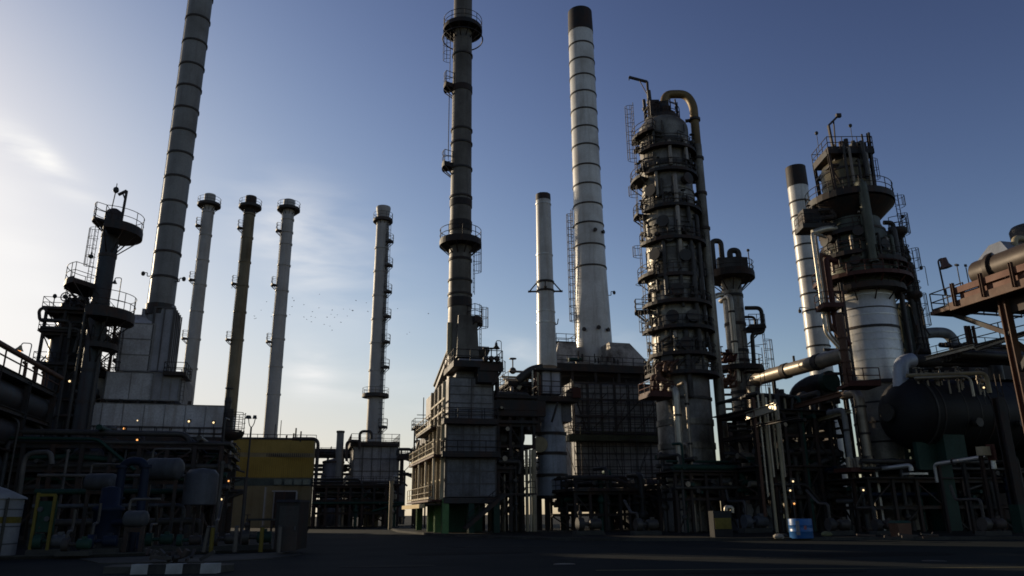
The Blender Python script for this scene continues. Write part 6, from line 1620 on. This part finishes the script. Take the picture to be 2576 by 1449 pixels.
# blue hairpin and blue column pump
def gy(px, py): return G(px, py, .12)
q = gy(285, 1388); Yq = q.y
a, b = P(292, 1290, Yq + 4), P(352, 1290, Yq + 4); tz = P(322, 1160, Yq + 4).z
o = thing('blue_pipe_arch', 'tall dark blue pipe arch standing in the pump yard', 'pipe', (a.x, a.y, .12))
part('run', MB().pipe([V3((a.x, a.y, .12)), V3((a.x, a.y, tz)), V3((b.x, b.y, tz)), V3((b.x, b.y, .12))], .22, 14, .9), BLUE, o)
for z in (.8, 2.6, 4.2): part('flange', MB().ring(a.x, a.y, .22, z, .14, .1, 14).ring(b.x, b.y, .22, z, .14, .1, 14), BLUE, o)
c = P(265, 1340, Yq + 1)
o = thing('vertical_pump', 'squat dark blue upright pump on a base in the pump yard', 'pump', (c.x, c.y, .12))
part('base', MB().box((c.x, c.y, .4), (1.7, 1.2, .56), GR), CONC, o); part('barrel', MB().lathe(c.x, c.y, [(.62, .68), (.62, 1.9), (.72, 1.95), (.72, 2.1), (.45, 2.2), (.42, 3.0), (.05, 3.1)], 20), BLUE, o)
part('side_pipe', MB().pipe([(c.x, c.y - .3, 1.4), (c.x + 1.5, c.y - .3, 1.4), (c.x + 1.5, c.y - .3, .12)], .16, 10, .4), BLUE, o)
# pale vessels on frames
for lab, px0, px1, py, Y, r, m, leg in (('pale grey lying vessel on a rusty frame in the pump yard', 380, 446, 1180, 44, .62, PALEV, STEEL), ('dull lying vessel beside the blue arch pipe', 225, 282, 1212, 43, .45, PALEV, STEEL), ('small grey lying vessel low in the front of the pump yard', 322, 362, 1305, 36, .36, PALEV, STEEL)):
    a, b = P(px0, py, Y), P(px1, py, Y)
    o = thing('lying_vessel', lab, 'vessel', (a.x, a.y, .12), 'lying vessels in the pump yard')
    part('shell', MB().vessel(a, b, r, 20, .55), m, o)
    part('support_frame', MB().beam(V3((a.x, a.y, .12)), a - Z * r * .8, .18).beam(V3((b.x, b.y, .12)), b - Z * r * .8, .18).beam(a - Z * (r + .12), b - Z * (r + .12), .2).beam(a - Z * (r + 1.2), b - Z * (r + 1.2), .12), leg, o)
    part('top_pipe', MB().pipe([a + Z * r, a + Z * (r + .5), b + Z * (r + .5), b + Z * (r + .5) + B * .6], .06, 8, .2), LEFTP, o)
c = P(505, 1230, 45); 
o = thing('upright_vessel', 'grey upright vessel on four legs in the pump yard', 'vessel', (c.x, c.y, .12))
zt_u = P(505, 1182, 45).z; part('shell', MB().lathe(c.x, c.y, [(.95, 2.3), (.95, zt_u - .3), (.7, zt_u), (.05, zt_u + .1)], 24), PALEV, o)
for t in (.6, 2.2, 3.8, 5.4): part('leg', MB().beam((c.x + .85 * math.cos(t), c.y + .85 * math.sin(t), .12), (c.x + .85 * math.cos(t), c.y + .85 * math.sin(t), 1.8), .14), STEEL, o)
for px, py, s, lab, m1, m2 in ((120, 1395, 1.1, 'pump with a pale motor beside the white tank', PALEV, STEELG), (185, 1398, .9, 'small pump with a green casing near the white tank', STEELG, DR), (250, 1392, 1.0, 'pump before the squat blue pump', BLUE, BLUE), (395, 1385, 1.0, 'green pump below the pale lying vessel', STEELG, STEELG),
    (470, 1384, .9, 'dark pump near the front of the pump yard', DR, STEELG), (560, 1384, 1.0, 'pump with a brown casing between bollards', ORNG, DR), (640, 1382, 1.1, 'green pump beside the black cabin', STEELG, CLADD)):
    pump(px, py, s, lab, m1, m2, group='pumps in the pump yard')
q = gy(90, 1396)
o = thing('gauge_board', 'yellow-framed gauge board beside the white tank', 'gauge board', (q.x, q.y, .12))
part('frame', MB().beam((q.x - .3, q.y, .12), (q.x - .3, q.y, 2.7), .12).beam((q.x + .45, q.y, .12), (q.x + .45, q.y, 2.6), .12).beam((q.x - .3, q.y, 2.6), (q.x + .45, q.y, 2.6), .12), YPAINT, o)
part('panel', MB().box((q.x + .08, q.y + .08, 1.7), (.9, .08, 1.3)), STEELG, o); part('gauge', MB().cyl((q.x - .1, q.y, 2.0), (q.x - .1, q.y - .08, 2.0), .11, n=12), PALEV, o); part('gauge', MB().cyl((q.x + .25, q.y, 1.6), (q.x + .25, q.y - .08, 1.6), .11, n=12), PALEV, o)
q = gy(150, 1390)
o = thing('pipe_table', 'low rack carrying pale pipes across the pump yard', 'pipe rack', (q.x, q.y + 5, .12))
a = P(95, 1196, q.y + 8); pl_ = MB()
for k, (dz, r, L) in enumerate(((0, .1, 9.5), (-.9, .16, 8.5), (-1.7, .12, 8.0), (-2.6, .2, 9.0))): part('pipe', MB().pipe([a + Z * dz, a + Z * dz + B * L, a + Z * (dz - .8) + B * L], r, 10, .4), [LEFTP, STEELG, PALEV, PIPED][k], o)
for k in range(5): pl_.beam(V3(((a + B * k * 2.2).x, (a + B * k * 2.2).y + .2, .12)), a + B * k * 2.2 + A * .2 + Z * .1, .18)
part('posts', pl_, STEEL, o)
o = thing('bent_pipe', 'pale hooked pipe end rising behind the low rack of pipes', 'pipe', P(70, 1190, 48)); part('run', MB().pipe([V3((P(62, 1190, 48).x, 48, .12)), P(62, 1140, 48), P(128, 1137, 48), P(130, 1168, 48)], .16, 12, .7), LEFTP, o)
# slim posts and bollards of the yard
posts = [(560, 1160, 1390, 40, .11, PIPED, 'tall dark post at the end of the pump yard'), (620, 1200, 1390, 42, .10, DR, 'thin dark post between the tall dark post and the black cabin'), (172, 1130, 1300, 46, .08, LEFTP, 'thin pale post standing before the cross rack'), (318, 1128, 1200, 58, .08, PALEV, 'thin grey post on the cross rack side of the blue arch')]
for px, t_, b_, Y, r, m, lab in posts:
    q = P(px, t_, Y); solo('post', MB().cyl(V3((q.x, q.y, .12)), q, r, n=8).ring(q.x, q.y, r, q.z - .1, .12, .04, 8), m, lab, 'post', (q.x, q.y, .12))
for i, px in enumerate((512, 530, 590, 655, 700)):
    q = gy(px, 1389); o = thing('bollard', ['pale leaning bollard at the front of the pump yard', 'bollard close beside the leaning pale bollard', 'bollard below the tall dark post', 'bollard beside the narrow bench', 'bollard in front of the black cabin'][i], 'bollard', (q.x, q.y, .12), 'bollards along the pump yard')
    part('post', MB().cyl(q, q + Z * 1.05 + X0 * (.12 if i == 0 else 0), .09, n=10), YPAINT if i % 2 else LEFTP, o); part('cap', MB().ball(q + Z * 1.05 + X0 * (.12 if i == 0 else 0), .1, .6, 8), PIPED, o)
# black cabin
q = gy(715, 1388); wq = 56 * mpp(q); hq = Zat(1262, q.x, q.y)
o = thing('cabin', 'plain black cabin at the road end of the pump yard', 'cabin', (q.x, q.y + .9, .12))
part('body', MB().box((q.x, q.y + .9, hq / 2 + .1), (wq, 1.8, hq - .2)), BLACKP, o)
part('roof', MB().box((q.x, q.y + .9, hq + .03), (wq * 1.08, 2.0, .12), 0, (.95, .9)), BLACKP, o)
part('door', MB().box((q.x + .1, q.y - .03, 1.1), (.85, .05, 1.9)), DR, o); part('handle', MB().box((q.x + .42, q.y - .08, 1.1), (.05, .06, .16)), PALEV, o)
q = gy(648, 1330); a = P(628, 1308, 38); b = P(684, 1306, 38)
o = thing('workbench', 'narrow bench beside the black cabin', 'bench', (a.x, a.y, .12))
part('top', MB().box((a + b) / 2, (1.25, .6, .1)), CONC, o)
for k in (0, 1): part('leg', MB().beam(V3(((a, b)[k].x, 38, .12)), (a, b)[k], .1), STEEL, o)
dbm = MB(); q = G(400, 1414, .06)
for i in range(22):
    p = q + V3((rl_.uniform(-.5, 1.2), rl_.uniform(-.2, 1.0), rl_.uniform(0, .25))); e = p + V3((rl_.uniform(-.7, .7), rl_.uniform(-.3, .3), rl_.uniform(0, .3))); dbm.beam(p, e, rl_.uniform(.05, .16))
tag(part('rubble', dbm, DR), 'tangled dark scrap heaped on the pavement behind the painted kerb', 'rubble', None, 'stuff')
# tanks added out of view on the left, to shade the road
for i, (x, y, r, h) in enumerate(((-74, 71, 15, 26), (-104, 112, 17, 30), (-52, 40, 11, 19))):
    o = thing('storage_tank', ['big unseen tank added for shade beside the long pipe rack', 'tallest unseen tank added for shade behind the other added tanks', 'smaller unseen tank added for shade in front of the other added tanks'][i], 'tank', (x, y, 0), 'unseen shading tanks added beside the plant')
    part('shell', MB().lathe(x, y, [(r, 0), (r, h)], 48, False), FARG, o); part('roof', MB().lathe(x, y, [(r * 1.01, h), (.1, h + 1.6)], 48), FARG, o)
    part('wind_girder', MB().ring(x, y, r, h - 1, .3, .4, 48), FARG, o)
# ---------------------------------------------------------------- birds
bm_ = MB().vessel((-.22, 0, 0), (.16, 0, .03), .09, 8, 1.0).ball((.27, 0, .05), .07, 1, 8)
bm_.add([(-.28, 0, .02), (-.5, .1, .02), (-.5, -.1, .02), (-.48, 0, .035)], [(0, 1, 3), (0, 3, 2), (0, 2, 1), (1, 2, 3)])
bm_.add([(.3, .02, .05), (.3, -.02, .05), (.38, 0, .045), (.3, 0, .08)], [(0, 2, 1), (0, 3, 2), (1, 2, 3), (0, 1, 3)])
for s_ in (1, -1):
    vs = [(.14, s_ * .06, .05), (-.14, s_ * .06, .05), (.12, s_ * .34, .2), (-.12, s_ * .34, .19), (-.08, s_ * .68, .12), (-.16, s_ * .66, .12)]
    vs2 = [(x, y, z - .02) for x, y, z in vs]
    bm_.add(vs + vs2, [(0, 1, 3, 2), (2, 3, 5, 4), (6, 8, 9, 7), (8, 10, 11, 9), (0, 2, 8, 6), (2, 4, 10, 8), (1, 7, 9, 3), (3, 9, 11, 5), (4, 5, 11, 10), (0, 6, 7, 1)])
first = None
for i in range(52):
    px = rl_.uniform(632, 905) if i % 5 else rl_.uniform(880, 1090); py = 770 + (px - 632) * .11 + rl_.gauss(0, 20)
    if rl_.random() < .15: px, py = rl_.uniform(560, 700), rl_.uniform(700, 790)
    q = P(px, py, rl_.uniform(150, 190))
    if first is None:
        o = first = solo('bird', bm_, BIRDM, 'dark bird of the loose flock flying between the slim stacks', 'bird', (0, 0, 0), 'birds of the flock')
    else:
        o = first.copy(); C.objects.link(o)
    o.location = q; o.scale = (.46,) * 3 if i % 2 else (.38,) * 3
    o.rotation_euler = (rl_.uniform(-.4, .4), rl_.uniform(-.2, .2), rl_.uniform(-.5, .5) + (math.pi if i % 9 == 0 else 0))
